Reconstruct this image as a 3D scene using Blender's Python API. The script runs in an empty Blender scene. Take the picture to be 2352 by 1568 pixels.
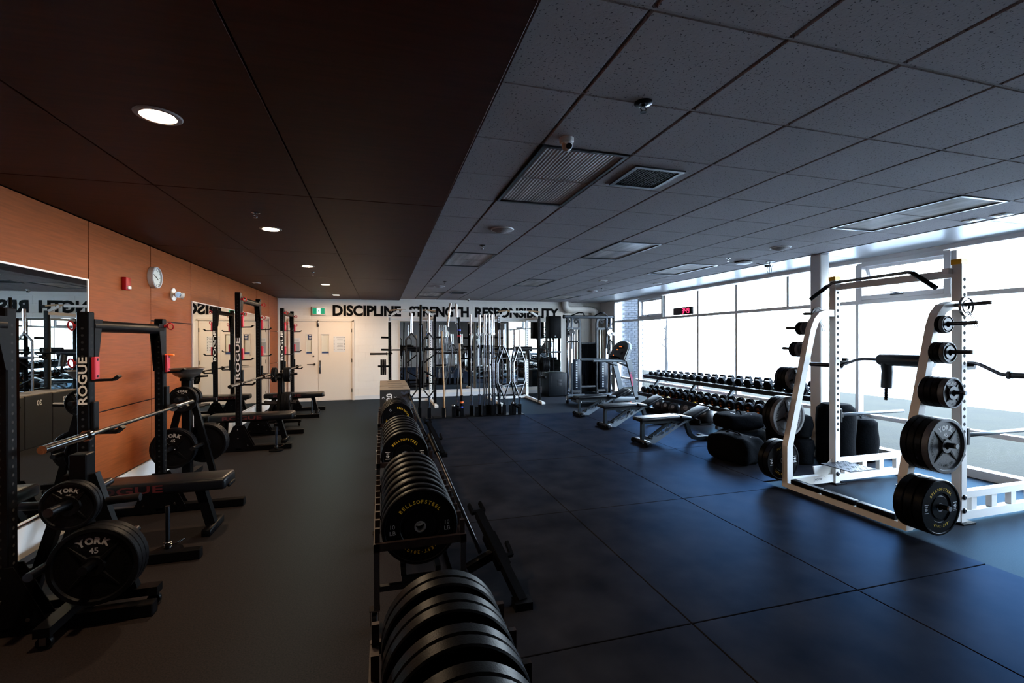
import bpy, bmesh, math, random
from mathutils import Vector, Matrix
random.seed(7)
PI = math.pi
rad = math.radians
S = bpy.context.scene
COL = S.collection

# ------------------------------------------------------------------ camera, sky, exposure
def make_camera():
    yaw, pitch, roll = 0.2782, -0.0040, -0.0032
    F = Vector((math.sin(yaw) * math.cos(pitch), math.cos(yaw) * math.cos(pitch), math.sin(pitch)))
    Rr = Vector((math.cos(yaw), -math.sin(yaw), 0))
    U = Rr.cross(F)
    R2 = Rr * math.cos(roll) + U * math.sin(roll)
    U2 = -Rr * math.sin(roll) + U * math.cos(roll)
    cd = bpy.data.cameras.new('camera')
    cd.sensor_width = 36
    cd.lens = 36 * 1055 / 2352
    cd.clip_start = 0.05
    cd.clip_end = 500
    co = bpy.data.objects.new('camera', cd)
    COL.objects.link(co)
    m = Matrix.Identity(4)
    for i in range(3):
        m[i][0], m[i][1], m[i][2] = R2[i], U2[i], -F[i]
    m[2][3] = 1.66
    co.matrix_world = m
    S.camera = co

make_camera()

SKY_STRENGTH = 22.0
EXPOSURE = 0.45
LAMP = 650.0

def make_world():
    w = bpy.data.worlds.new('sky')
    S.world = w
    w.use_nodes = True
    nt = w.node_tree
    nt.nodes.clear()
    out = nt.nodes.new('ShaderNodeOutputWorld')
    bg = nt.nodes.new('ShaderNodeBackground')
    tc = nt.nodes.new('ShaderNodeTexCoord')
    sx = nt.nodes.new('ShaderNodeSeparateXYZ')
    cr = nt.nodes.new('ShaderNodeValToRGB')
    nt.links.new(tc.outputs['Generated'], sx.inputs[0])
    nt.links.new(sx.outputs['Z'], cr.inputs[0])
    e = cr.color_ramp.elements
    e[0].position = 0.0
    e[0].color = (0.80, 0.90, 1.0, 1)
    e[1].position = 0.7
    e[1].color = (0.42, 0.60, 0.92, 1)
    nt.links.new(cr.outputs[0], bg.inputs[0])
    bg.inputs[1].default_value = SKY_STRENGTH
    nt.links.new(bg.outputs[0], out.inputs[0])

make_world()
S.view_settings.view_transform = 'Standard'
S.view_settings.look = 'None'
S.view_settings.gamma = 1.0
S.view_settings.use_curve_mapping = False
S.view_settings.exposure = EXPOSURE
try:
    S.cycles.max_bounces = 8
    S.cycles.diffuse_bounces = 4
    S.cycles.glossy_bounces = 4
    S.cycles.transmission_bounces = 6
    S.cycles.transparent_max_bounces = 8
    S.cycles.sample_clamp_indirect = 6.0
    S.cycles.use_denoising = True
    S.cycles.caustics_reflective = False
    S.cycles.caustics_refractive = False
except Exception:
    pass

# ------------------------------------------------------------------ materials
MAT = {}
def sheen_mat(name, dif, gloss, rough, k, nscale, namt, bscale):
    """dark rubber: matt body under a tinted, grazing sheen"""
    m = bpy.data.materials.new(name)
    m.use_nodes = True
    nt = m.node_tree
    nt.nodes.clear()
    N = nt.nodes.new
    out, mx, df, gl, lw = N('ShaderNodeOutputMaterial'), N('ShaderNodeMixShader'), N('ShaderNodeBsdfDiffuse'), N('ShaderNodeBsdfGlossy'), N('ShaderNodeLayerWeight')
    tc, no, rp, mu, bp, n2 = N('ShaderNodeTexCoord'), N('ShaderNodeTexNoise'), N('ShaderNodeValToRGB'), N('ShaderNodeMath'), N('ShaderNodeBump'), N('ShaderNodeTexNoise')
    no.inputs['Scale'].default_value = nscale
    no.inputs['Detail'].default_value = 6
    rp.color_ramp.elements[0].position, rp.color_ramp.elements[1].position = 0.3, 0.7
    rp.color_ramp.elements[0].color = (*[c * (1 - namt) for c in dif], 1)
    rp.color_ramp.elements[1].color = (*[c * (1 + namt) for c in dif], 1)
    gl.inputs[0].default_value = (*gloss, 1)
    gl.inputs['Roughness'].default_value = rough
    lw.inputs[0].default_value = 0.22
    mu.operation = 'MULTIPLY'
    mu.inputs[1].default_value = k
    n2.inputs['Scale'].default_value = bscale
    bp.inputs['Strength'].default_value = 0.08
    bp.inputs['Distance'].default_value = 0.01
    L = nt.links.new
    L(tc.outputs['Object'], no.inputs['Vector']); L(tc.outputs['Object'], n2.inputs['Vector'])
    L(no.outputs['Fac'], rp.inputs[0]); L(rp.outputs[0], df.inputs[0])
    L(n2.outputs['Fac'], bp.inputs['Height']); L(bp.outputs[0], gl.inputs['Normal'])
    L(lw.outputs['Fresnel'], mu.inputs[0]); L(mu.outputs[0], mx.inputs[0])
    L(df.outputs[0], mx.inputs[1]); L(gl.outputs[0], mx.inputs[2]); L(mx.outputs[0], out.inputs[0])
    MAT[name] = m

def mat(name, col, rough=0.5, metal=0.0, spec=0.5, emit=None, estr=1.0, noise=None, bump=None, trans=None):
    """procedural principled material; noise=(scale, amount, (sx,sy,sz)), bump=(scale, strength)"""
    m = bpy.data.materials.new(name)
    m.use_nodes = True
    nt = m.node_tree
    b = nt.nodes['Principled BSDF']
    b.inputs['Base Color'].default_value = (*col, 1)
    b.inputs['Roughness'].default_value = rough
    b.inputs['Metallic'].default_value = metal
    b.inputs['Specular IOR Level'].default_value = spec
    if emit:
        b.inputs['Emission Color'].default_value = (*emit, 1)
        b.inputs['Emission Strength'].default_value = estr
    tc = None
    if noise or bump:
        tc = nt.nodes.new('ShaderNodeTexCoord')
    if noise:
        sc, amt, st = noise
        mp = nt.nodes.new('ShaderNodeMapping')
        mp.inputs['Scale'].default_value = st
        nt.links.new(tc.outputs['Object'], mp.inputs[0])
        n = nt.nodes.new('ShaderNodeTexNoise')
        n.inputs['Scale'].default_value = sc
        n.inputs['Detail'].default_value = 5
        nt.links.new(mp.outputs[0], n.inputs['Vector'])
        r = nt.nodes.new('ShaderNodeValToRGB')
        r.color_ramp.elements[0].position = 0.3
        r.color_ramp.elements[1].position = 0.7
        r.color_ramp.elements[0].color = (*[c * (1 - amt) for c in col], 1)
        r.color_ramp.elements[1].color = (*[min(1, c * (1 + amt)) for c in col], 1)
        nt.links.new(n.outputs['Fac'], r.inputs[0])
        nt.links.new(r.outputs[0], b.inputs['Base Color'])
    if bump:
        n2 = nt.nodes.new('ShaderNodeTexNoise')
        n2.inputs['Scale'].default_value = bump[0]
        n2.inputs['Detail'].default_value = 3
        nt.links.new(tc.outputs['Object'], n2.inputs['Vector'])
        bp = nt.nodes.new('ShaderNodeBump')
        bp.inputs['Strength'].default_value = bump[1]
        bp.inputs['Distance'].default_value = 0.01
        nt.links.new(n2.outputs['Fac'], bp.inputs['Height'])
        nt.links.new(bp.outputs[0], b.inputs['Normal'])
    if trans:
        b.inputs['Transmission Weight'].default_value = trans
    MAT[name] = m
    return m

def glass_mat(name, tint=(0.97, 1.0, 1.0), refl=0.06):
    m = bpy.data.materials.new(name)
    m.use_nodes = True
    nt = m.node_tree
    nt.nodes.clear()
    out = nt.nodes.new('ShaderNodeOutputMaterial')
    mx = nt.nodes.new('ShaderNodeMixShader')
    tr = nt.nodes.new('ShaderNodeBsdfTransparent')
    tr.inputs[0].default_value = (*tint, 1)
    gl = nt.nodes.new('ShaderNodeBsdfGlossy')
    gl.inputs['Roughness'].default_value = 0.02
    fr = nt.nodes.new('ShaderNodeLayerWeight')
    fr.inputs[0].default_value = 0.15
    mr = nt.nodes.new('ShaderNodeMath')
    mr.operation = 'MULTIPLY'
    mr.inputs[1].default_value = 0.6
    nt.links.new(fr.outputs['Fresnel'], mr.inputs[0])
    nt.links.new(mr.outputs[0], mx.inputs[0])
    nt.links.new(tr.outputs[0], mx.inputs[1])
    nt.links.new(gl.outputs[0], mx.inputs[2])
    nt.links.new(mx.outputs[0], out.inputs[0])
    MAT[name] = m
    return m

mat('black_paint', (0.0028, 0.0028, 0.0033), 0.36, spec=0.06)
mat('black_matte', (0.004, 0.004, 0.0045), 0.7, spec=0.06, noise=(40, 0.3, (1, 1, 1)))
mat('black_rubber', (0.0030, 0.0030, 0.0037), 0.36, spec=0.06, noise=(60, 0.3, (1, 1, 1)), bump=(160, 0.08))
mat('black_vinyl', (0.004, 0.0045, 0.006), 0.30, spec=0.25, bump=(220, 0.12))
mat('black_plastic', (0.0035, 0.0035, 0.004), 0.42, spec=0.10)
mat('black_cloth', (0.0028, 0.0032, 0.004), 0.85, spec=0.02, noise=(90, 0.35, (1, 1, 1)), bump=(45, 0.35))
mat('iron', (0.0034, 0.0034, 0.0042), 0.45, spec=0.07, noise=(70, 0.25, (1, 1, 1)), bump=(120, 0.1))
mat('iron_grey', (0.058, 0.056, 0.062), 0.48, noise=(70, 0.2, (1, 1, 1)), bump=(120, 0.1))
mat('rust_steel', (0.024, 0.013, 0.010), 0.4, metal=0.5, noise=(25, 0.5, (1, 1, 1)))
mat('chrome', (0.32, 0.32, 0.335), 0.14, metal=1.0)
mat('steel', (0.15, 0.145, 0.15), 0.26, metal=1.0, noise=(60, 0.15, (1, 1, 1)))
mat('dark_steel', (0.045, 0.045, 0.05), 0.32, metal=1.0)
mat('silver_paint', (0.055, 0.064, 0.075), 0.34, metal=0.2)
mat('grey_paint', (0.018, 0.021, 0.026), 0.38, metal=0.1, spec=0.3)
mat('alu', (0.82, 0.80, 0.80), 0.4, metal=0.3)
mat('white_paint', (0.80, 0.78, 0.74), 0.35)
mat('white_plastic', (0.75, 0.75, 0.73), 0.4)
mat('red_paint', (0.36, 0.008, 0.013), 0.4, spec=0.3)
mat('red_plastic', (0.44, 0.013, 0.032), 0.45)
mat('orange_plastic', (0.9, 0.16, 0.02), 0.45)
mat('print_white', (0.80, 0.80, 0.80), 0.5)
mat('print_grey', (0.35, 0.36, 0.37), 0.5)
mat('print_yellow', (0.75, 0.48, 0.02), 0.5)
mat('print_orange', (0.75, 0.22, 0.03), 0.5)
mat('print_red', (0.07, 0.003, 0.004), 0.55)
mat('print_black', (0.012, 0.012, 0.012), 0.6)
mat('print_navy', (0.02, 0.05, 0.16), 0.5)
mat('paper', (0.72, 0.72, 0.72), 0.7)
mat('wood_light', (0.42, 0.25, 0.12), 0.45, noise=(8, 0.3, (12, 12, 1)))
mat('oak_dowel', (0.40, 0.24, 0.12), 0.5, noise=(8, 0.3, (20, 20, 1)))
mat('yellow_plastic', (0.95, 0.50, 0.01), 0.45)
mat('blue_plastic', (0.02, 0.04, 0.35), 0.45)
mat('hub_steel', (0.30, 0.31, 0.32), 0.35, metal=0.4)
mat('rail_pale', (0.15, 0.18, 0.21), 0.35)
mat('clock_rim', (0.50, 0.50, 0.50), 0.4)
mat('mirror', (0.80, 0.84, 0.83), 0.0, metal=1.0)
glass_mat('glass')
# ------------------------------------------------------------------ mesh builder
def frame(p, ax, up=(0, 0, 1)):
    """matrix at p whose local z points along ax and whose local y is as near to up as possible"""
    z = Vector(ax).normalized()
    u = Vector(up)
    if abs(z.dot(u.normalized())) > 0.98:
        u = Vector((0, 1, 0)) if abs(z.y) < 0.9 else Vector((1, 0, 0))
    x = u.cross(z).normalized()
    y = z.cross(x)
    m = Matrix.Identity(4)
    for i in range(3):
        m[i][0], m[i][1], m[i][2], m[i][3] = x[i], y[i], z[i], p[i]
    return m

def T(x, y, z):
    return Matrix.Translation((x, y, z))

def RZ(a):
    return Matrix.Rotation(a, 4, 'Z')

_txt = {}
def text_geo(s, bold=0.0):
    """unit height glyph outlines as (verts, faces, width); baseline at y=0"""
    k = (s, bold)
    if k not in _txt:
        cu = bpy.data.curves.new('txt', 'FONT')
        cu.body = s
        cu.size = 1.0
        cu.resolution_u = 3
        cu.offset = bold
        cu.fill_mode = 'FRONT'
        o = bpy.data.objects.new('txt', cu)
        me = bpy.data.meshes.new_from_object(o)
        vs = [(v.co.x, v.co.y, 0.0) for v in me.vertices]
        fs = [tuple(p.vertices) for p in me.polygons]
        bpy.data.objects.remove(o)
        bpy.data.curves.remove(cu)
        bpy.data.meshes.remove(me)
        _txt[k] = (vs, fs)
    return _txt[k]

class MB:
    def __init__(s):
        s.v, s.f, s.m, s.s = [], [], [], []

    def add(s, vs, fs, mi=0, sm=False, M=None):
        o = len(s.v)
        if M is not None:
            vs = [tuple(M @ Vector(p)) for p in vs]
        s.v += [tuple(p) for p in vs]
        s.f += [tuple(i + o for i in f) for f in fs]
        s.m += [mi] * len(fs)
        s.s += [sm] * len(fs)
        return s

    def box(s, c, d, M=None, mi=0):
        x, y, z = c
        a, b, e = d[0] / 2, d[1] / 2, d[2] / 2
        vs = [(x + i * a, y + j * b, z + k * e) for k in (-1, 1) for j in (-1, 1) for i in (-1, 1)]
        fs = [(0, 2, 3, 1), (4, 5, 7, 6), (0, 1, 5, 4), (2, 6, 7, 3), (0, 4, 6, 2), (1, 3, 7, 5)]
        return s.add(vs, fs, mi, False, M)

    def rbox(s, c, d, r=0.01, seg=2, M=None, mi=0, sm=True):
        bm = bmesh.new()
        bmesh.ops.create_cube(bm, size=1.0)
        for v in bm.verts:
            v.co = Vector((v.co.x * d[0], v.co.y * d[1], v.co.z * d[2]))
        bmesh.ops.bevel(bm, geom=list(bm.edges), offset=r, segments=seg, affect='EDGES', profile=0.5)
        bm.verts.index_update()
        vs = [(v.co.x + c[0], v.co.y + c[1], v.co.z + c[2]) for v in bm.verts]
        fs = [tuple(v.index for v in f.verts) for f in bm.faces]
        bm.free()
        return s.add(vs, fs, mi, sm, M)

    def bar(s, p, q, w, h=None, up=(0, 0, 1), mi=0):
        """rectangular tube from p to q; w across, h along up"""
        h = h or w
        p, q = Vector(p), Vector(q)
        M = frame(p, q - p, up)
        L = (q - p).length
        return s.box((0, 0, L / 2), (w, h, L), M, mi)

    def path(s, pts, w, h, up=(0, 1, 0), mi=0):
        """rectangular section swept along a polyline with mitred joints; w is along up"""
        pts = [Vector(p) for p in pts]
        u = Vector(up).normalized()
        vs, fs = [], []
        n = len(pts)
        for i, p in enumerate(pts):
            d1 = (pts[i] - pts[i - 1]).normalized() if i > 0 else None
            d2 = (pts[i + 1] - pts[i]).normalized() if i < n - 1 else None
            if d1 is None:
                t = d2
            elif d2 is None:
                t = d1
            else:
                t = (d1 + d2).normalized()
            sd = u.cross(t).normalized()
            k = 1.0
            if d1 is not None and d2 is not None:
                k = 1 / max(0.3, t.dot(d1))
            for a, b in ((-1, -1), (1, -1), (1, 1), (-1, 1)):
                vs.append(tuple(p + u * (a * w / 2) + sd * (b * h / 2 * k)))
        for i in range(n - 1):
            a, b = 4 * i, 4 * i + 4
            for j in range(4):
                fs.append((a + j, a + (j + 1) % 4, b + (j + 1) % 4, b + j))
        fs.append((3, 2, 1, 0))
        e = 4 * (n - 1)
        fs.append((e, e + 1, e + 2, e + 3))
        return s.add(vs, fs, mi, False)

    def tube(s, pts, r, n=10, mi=0, cap=True):
        pts = [Vector(p) for p in pts]
        rs = r if isinstance(r, (list, tuple)) else [r] * len(pts)
        vs, fs = [], []
        t0 = (pts[1] - pts[0]).normalized()
        x = t0.orthogonal().normalized()
        for i, p in enumerate(pts):
            if i == 0:
                t = t0
            elif i == len(pts) - 1:
                t = (pts[i] - pts[i - 1]).normalized()
            else:
                t = ((pts[i] - pts[i - 1]).normalized() + (pts[i + 1] - pts[i]).normalized())
                t = t.normalized() if t.length > 1e-6 else (pts[i + 1] - pts[i]).normalized()
            x = (x - t * x.dot(t)).normalized()
            y = t.cross(x)
            for k in range(n):
                a = 2 * PI * k / n
                vs.append(tuple(p + (x * math.cos(a) + y * math.sin(a)) * rs[i]))
        for i in range(len(pts) - 1):
            for k in range(n):
                a, b = i * n + k, i * n + (k + 1) % n
                fs.append((a, b, b + n, a + n))
        s.add(vs, fs, mi, True)
        if cap:
            e = (len(pts) - 1) * n
            s.add([vs[k] for k in range(n)], [tuple(reversed(range(n)))], mi)
            s.add([vs[e + k] for k in range(n)], [tuple(range(n))], mi)
        return s

    def lathe(s, prof, p=(0, 0, 0), ax=(0, 0, 1), n=24, mi=0, share=False, M=None):
        """profile [(r, z)...] turned about ax through p; segments stay sharp unless share"""
        F = M if M is not None else frame(p, ax)
        cs = [(math.cos(2 * PI * k / n), math.sin(2 * PI * k / n)) for k in range(n)]
        if share:
            vs, fs = [], []
            for r, z in prof:
                vs += [(c * r, q * r, z) for c, q in cs]
            for i in range(len(prof) - 1):
                for k in range(n):
                    a, b = i * n + k, i * n + (k + 1) % n
                    fs.append((a, b, b + n, a + n))
            return s.add(vs, fs, mi, True, F)
        for (r0, z0), (r1, z1) in zip(prof, prof[1:]):
            if r0 < 1e-6 and r1 < 1e-6:
                continue
            if r0 < 1e-6:
                s.add([(0, 0, z0)] + [(c * r1, q * r1, z1) for c, q in cs],
                      [(0, (k + 1) % n + 1, k + 1)[::-1] for k in range(n)], mi, True, F)
            elif r1 < 1e-6:
                s.add([(0, 0, z1)] + [(c * r0, q * r0, z0) for c, q in cs],
                      [(0, k + 1, (k + 1) % n + 1)[::-1] for k in range(n)], mi, True, F)
            else:
                vs = [(c * r0, q * r0, z0) for c, q in cs] + [(c * r1, q * r1, z1) for c, q in cs]
                s.add(vs, [(k, (k + 1) % n, (k + 1) % n + n, k + n) for k in range(n)], mi, True, F)
        return s

    def cyl(s, p, q, r, n=16, mi=0):
        p, q = Vector(p), Vector(q)
        L = (q - p).length
        return s.lathe([(0, 0), (r, 0), (r, L), (0, L)], p, q - p, n, mi)

    def prism(s, poly, t, M=None, mi=0):
        """2-D polygon in local XY extruded from z=0 to z=t"""
        n = len(poly)
        vs = [(x, y, 0) for x, y in poly] + [(x, y, t) for x, y in poly]
        fs = [tuple(reversed(range(n))), tuple(range(n, 2 * n))]
        fs += [(i, (i + 1) % n, (i + 1) % n + n, i + n) for i in range(n)]
        return s.add(vs, fs, mi, False, M)

    def ball(s, c, r, n=16, mi=0, sq=(1, 1, 1)):
        h = n // 2
        prof = [(r * math.sin(PI * i / h), -r * math.cos(PI * i / h)) for i in range(h + 1)]
        M = T(*c) @ Matrix.Diagonal((*sq, 1))
        return s.lathe(prof, n=n, mi=mi, share=True, M=M)

    def text(s, t, h, M, mi=0, bold=0.0, width=None, cx=True):
        """flat lettering of cap height h in the local XY plane of M, centred on its origin"""
        vs, fs = text_geo(t, bold)
        if not vs:
            return s
        x0, x1 = min(v[0] for v in vs), max(v[0] for v in vs)
        y0, y1 = min(v[1] for v in vs), max(v[1] for v in vs)
        k = h / (y1 - y0)
        kx = width / (x1 - x0) if width else k
        ox = (x0 + x1) / 2 if cx else x0
        vs = [((v[0] - ox) * kx, (v[1] - (y0 + y1) / 2) * k, 0) for v in vs]
        return s.add(vs, fs, mi, False, M)

    def arctext(s, t, h, r, a0, da, M, mi=0, bold=0.02):
        """letters along a circle of radius r; a0 is the middle angle, da the step (negative = clockwise)"""
        n = len(t)
        for i, ch in enumerate(t):
            if ch == ' ':
                continue
            a = a0 + (i - (n - 1) / 2) * da
            s.text(ch, h * (0.25 if ch in '.-' else 1.0), M @ RZ(a - PI / 2) @ T(0, r, 0), mi, bold)
        return s

    def build(s, name, mats, parent=None, loc=None, rz=0.0):
        me = bpy.data.meshes.new(name)
        me.from_pydata(s.v, [], s.f)
        if isinstance(mats, str):
            mats = [mats]
        for m in mats:
            me.materials.append(MAT[m])
        if len(mats) > 1:
            me.polygons.foreach_set('material_index', s.m)
        me.polygons.foreach_set('use_smooth', s.s)
        me.update()
        o = bpy.data.objects.new(name, me)
        COL.objects.link(o)
        if parent:
            o.parent = parent
        if loc:
            o.location = loc
        o.rotation_euler.z = rz
        return o

def tag(o, label=None, cat=None, group=None, kind=None):
    if label: o['label'] = label
    if cat: o['category'] = cat
    if group: o['group'] = group
    if kind: o['kind'] = kind
    return o

def thing(name, label, cat, loc=(0, 0, 0), rz=0.0, group=None):
    o = bpy.data.objects.new(name, None)
    o.empty_display_size = 0.1
    COL.objects.link(o)
    o.location = loc
    o.rotation_euler.z = rz
    return tag(o, label, cat, group)

def kids(o):
    return [c for c in COL.objects if c.parent == o]

def dup(root, loc, rz=0.0, label=None, group=None, rot=None):
    r = root.copy()
    COL.objects.link(r)
    r.location = loc
    r.rotation_euler = rot if rot else (0, 0, rz)
    if label: r['label'] = label
    if group: r['group'] = group
    for ch in list(root.children):
        c = ch.copy()
        COL.objects.link(c)
        c.parent = r
        for g in ch.children:
            d = g.copy()
            COL.objects.link(d)
            d.parent = c
    return r

def inst(me_obj, parent, loc, rz=0.0):
    """a copy of a part sharing its mesh"""
    c = me_obj.copy()
    COL.objects.link(c)
    c.parent = parent
    c.location = loc
    c.rotation_euler.z = rz
    return c

ORD = ['first', 'second', 'third', 'fourth', 'fifth', 'sixth', 'seventh', 'eighth', 'ninth', 'tenth', 'eleventh',
       'twelfth', 'thirteenth', 'fourteenth', 'fifteenth', 'sixteenth', 'seventeenth', 'eighteenth', 'nineteenth',
       'twentieth', 'twenty-first', 'twenty-second']
# ------------------------------------------------------------------ room shell
XL, XR, YB, YF, HC, HW = -2.635, 6.85, 13.5, -1.6, 2.835, 2.79

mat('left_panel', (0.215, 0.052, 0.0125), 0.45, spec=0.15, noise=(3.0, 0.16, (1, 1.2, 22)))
mat('soffit_panel', (0.046, 0.010, 0.005), 0.5, spec=0.08, noise=(3.0, 0.2, (1.0, 14, 1)))  # timber like the wall's, with the ceiling's shade put into a darker colour
mat('gap_dark', (0.006, 0.006, 0.007), 0.9)
mat('block_paint', (0.82, 0.76, 0.69), 0.55, bump=(60, 0.08))
mat('mortar', (0.80, 0.74, 0.67), 0.6)
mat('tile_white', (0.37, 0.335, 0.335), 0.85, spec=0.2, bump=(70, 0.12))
mat('grid_metal', (0.20, 0.20, 0.21), 0.5)
mat('soffit_metal', (0.34, 0.36, 0.38), 0.35, spec=0.6)
sheen_mat('rubber_floor', (0.0175, 0.0122, 0.0104), (0.26, 0.48, 0.66), 0.42, 0.26, 120, 0.35, 240)
sheen_mat('mat_rubber', (0.0135, 0.0122, 0.0130), (0.12, 0.26, 0.50), 0.36, 0.26, 3.0, 0.45, 180)
mat('front_paint', (0.22, 0.20, 0.19), 0.7)
mat('dark_wall', (0.05, 0.048, 0.046), 0.7)
mat('door_paint', (0.80, 0.71, 0.61), 0.45)
mat('door_frame', (0.74, 0.66, 0.58), 0.45)
mat('base_white', (0.70, 0.70, 0.70), 0.5)
mat('col_white', (0.74, 0.72, 0.70), 0.35)
mat('grass_ground', (0.0092, 0.0074, 0.0020), 0.9, spec=0.1, noise=(1.6, 0.28, (1, 1, 1)), bump=(30, 0.5))
mat('pale_ground', (0.75, 0.74, 0.72), 0.9, spec=0.1)
mat('pier_mortar', (0.075, 0.08, 0.09), 0.9)
mat('outside_brick', (0.046, 0.051, 0.062), 0.8, noise=(4, 0.3, (1, 1, 1)))
mat('bark', (0.030, 0.027, 0.026), 0.9, noise=(8, 0.3, (1, 1, 1)))

# speckled holes of the acoustic tiles
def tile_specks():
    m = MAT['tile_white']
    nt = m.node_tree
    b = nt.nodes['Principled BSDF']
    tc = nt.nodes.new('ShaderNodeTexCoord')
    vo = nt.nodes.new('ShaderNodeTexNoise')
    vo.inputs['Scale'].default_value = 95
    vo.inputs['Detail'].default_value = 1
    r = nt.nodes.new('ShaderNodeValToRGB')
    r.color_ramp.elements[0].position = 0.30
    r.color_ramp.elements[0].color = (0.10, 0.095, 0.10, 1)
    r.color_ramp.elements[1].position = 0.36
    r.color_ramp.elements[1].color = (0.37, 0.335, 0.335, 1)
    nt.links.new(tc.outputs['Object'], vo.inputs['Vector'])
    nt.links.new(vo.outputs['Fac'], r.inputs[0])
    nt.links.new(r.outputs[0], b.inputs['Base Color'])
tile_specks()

def struct(name, mb, m, parent=None):
    o = mb.build(name, m, parent)
    if parent is None:
        o['kind'] = 'structure'
    return o


# floor with its loose-laid rubber mats
floor = struct('floor', MB().box(((XL + XR) / 2, (YF + YB) / 2, -0.05), (XR - XL + 0.4, YB - YF + 0.4, 0.1)), 'rubber_floor')
mx = [0.48, 1.73, 3.0, 4.25]
my = [-1.4, 0.44, 2.27, 4.08, 5.95, 7.68, 9.64]
for i in range(3):
    for j in range(6):
        a, b, c, d = mx[i], mx[i + 1], my[j], my[j + 1]
        o = MB().rbox(((a + b) / 2, (c + d) / 2, 0.006), (b - a - 0.007, d - c - 0.007, 0.0118), 0.003, 1, sm=False).build('rubber_mat', 'mat_rubber', floor)
for j, (c, d) in enumerate([(4.31, 5.98), (5.98, 7.95), (7.95, 9.8)]):
    MB().rbox((4.25 + 0.62, (c + d) / 2, 0.006), (1.235, d - c - 0.007, 0.0118), 0.003, 1, sm=False).build('rubber_mat', 'mat_rubber', floor)

# acoustic tile ceiling
ceil = struct('ceiling', MB().box(((0.5 + 5.86) / 2, (YF + YB) / 2, HC + 0.06), (5.4, YB - YF, 0.05)), 'gap_dark')
GX, GY = 0.609, 0.585
xs = [0.52] + [0.935 + GX * k for k in range(9)]
y0 = 2.61
ys = [y0 + GY * k for k in range(-7, 19)] + [YB]
lights_xy = []          # filled with (column, row) pairs of the recessed fittings
FIT = {(1, 0): 'light', (1, 6): 'light', (1, 15): 'light', (4, 4): 'light', (4, 10): 'light', (7, 0): 'light', (7, 6): 'light', (7, 15): 'light'}
skip = set()
for (c, r) in FIT:
    skip.add((c, r)); skip.add((c, r + 1))
tile_mesh = None
for i in range(len(xs) - 1):
    a, b = xs[i], xs[i + 1]
    for j in range(len(ys) - 1):
        r = j - 7
        c, d = ys[j], ys[j + 1]
        if (i, r) in skip or d - c < 0.1:
            continue
        if i > 0 and j < len(ys) - 2 and tile_mesh:
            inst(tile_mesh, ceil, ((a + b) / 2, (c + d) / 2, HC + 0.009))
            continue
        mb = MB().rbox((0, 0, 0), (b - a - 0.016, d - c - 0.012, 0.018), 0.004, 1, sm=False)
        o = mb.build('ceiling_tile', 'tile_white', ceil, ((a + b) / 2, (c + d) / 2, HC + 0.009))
        if i > 0 and j < len(ys) - 2:
            tile_mesh = o
for x in xs[1:]:
    MB().box((x, (YF + YB) / 2, HC + 0.026), (0.03, YB - YF, 0.022)).build('grid_bar', 'grid_metal', ceil)
for y in ys[1:-1]:
    MB().box(((xs[0] + xs[-1]) / 2, y, HC + 0.013), (xs[-1] - xs[0], 0.0105, 0.02)).build('cross_bar', 'tile_white', ceil)
MB().box((5.83, (YF + YB) / 2, HC + 0.004), (0.03, YB - YF, 0.02)).build('edge_angle', 'soffit_metal', ceil)
ys2 = [YF, 1.2, 3.1, 5.05, 7.0, 9.0, 11.0, YB]
for a, b in zip(ys2, ys2[1:]):
    MB().rbox((6.36, (a + b) / 2, HC + 0.006), (1.02, b - a - 0.006, 0.02), 0.003, 1, sm=False).build('metal_panel', 'soffit_metal', ceil)
struct('ceiling', MB().box(((XL + XR) / 2, (YF + YB) / 2, HC + 0.20), (XR - XL + 0.6, YB - YF + 0.6, 0.2)), 'dark_wall')  # unseen roof slab, added above everything to keep sky light from leaking in

# timber ceiling on the left, shade painted into its panels
wood = struct('ceiling', MB().box(((XL + 0.515) / 2, (YF + YB) / 2, HW + 0.05), (0.515 - XL - 0.02, YB - YF, 0.06)), 'gap_dark')
wx = [XL, -1.58, -0.53, 0.515]
wy = [YF, -1.02, 1.45, 3.92, 6.38, 8.86, 11.42, YB]
for i in range(3):
    for j in range(7):
        a, b, c, d = wx[i], wx[i + 1], wy[j], wy[j + 1]
        g = 0.009
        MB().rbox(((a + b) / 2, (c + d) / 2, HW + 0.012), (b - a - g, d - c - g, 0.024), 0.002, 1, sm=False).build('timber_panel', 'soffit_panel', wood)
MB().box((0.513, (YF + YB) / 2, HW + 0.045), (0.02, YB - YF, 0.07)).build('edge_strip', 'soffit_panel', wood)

# left wall: backing, timber panels, white base
wl = struct('wall_left', MB().box((XL - 0.09, (YF + YB) / 2, HC / 2 + 0.1), (0.12, YB - YF + 0.2, HC + 0.2)), 'gap_dark')
py = [-1.0, 0.2, 1.41, 2.82, 4.03, 5.24, 6.45, 7.655, 8.86, 10.07, 11.28, 12.45, 13.46]
for k in range(len(py) - 1):
    a, b = py[k], py[k + 1]
    if k in (3, 4):
        cuts = [0.25, 0.97, HW]
    elif k in (5,):
        cuts = [0.25, 0.965, HW]
    elif k == 11:
        cuts = [0.25, 1.08, 1.89, HW]
    else:
        cuts = [0.25, 0.965, 1.90, HW]
    for c, d in zip(cuts, cuts[1:]):
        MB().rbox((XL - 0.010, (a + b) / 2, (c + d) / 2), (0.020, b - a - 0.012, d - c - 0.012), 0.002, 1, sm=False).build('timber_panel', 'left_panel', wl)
struct('baseboard_left', MB().box((XL - 0.008, (YF + YB) / 2, 0.12), (0.03, YB - YF, 0.24)), 'base_white')

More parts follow.
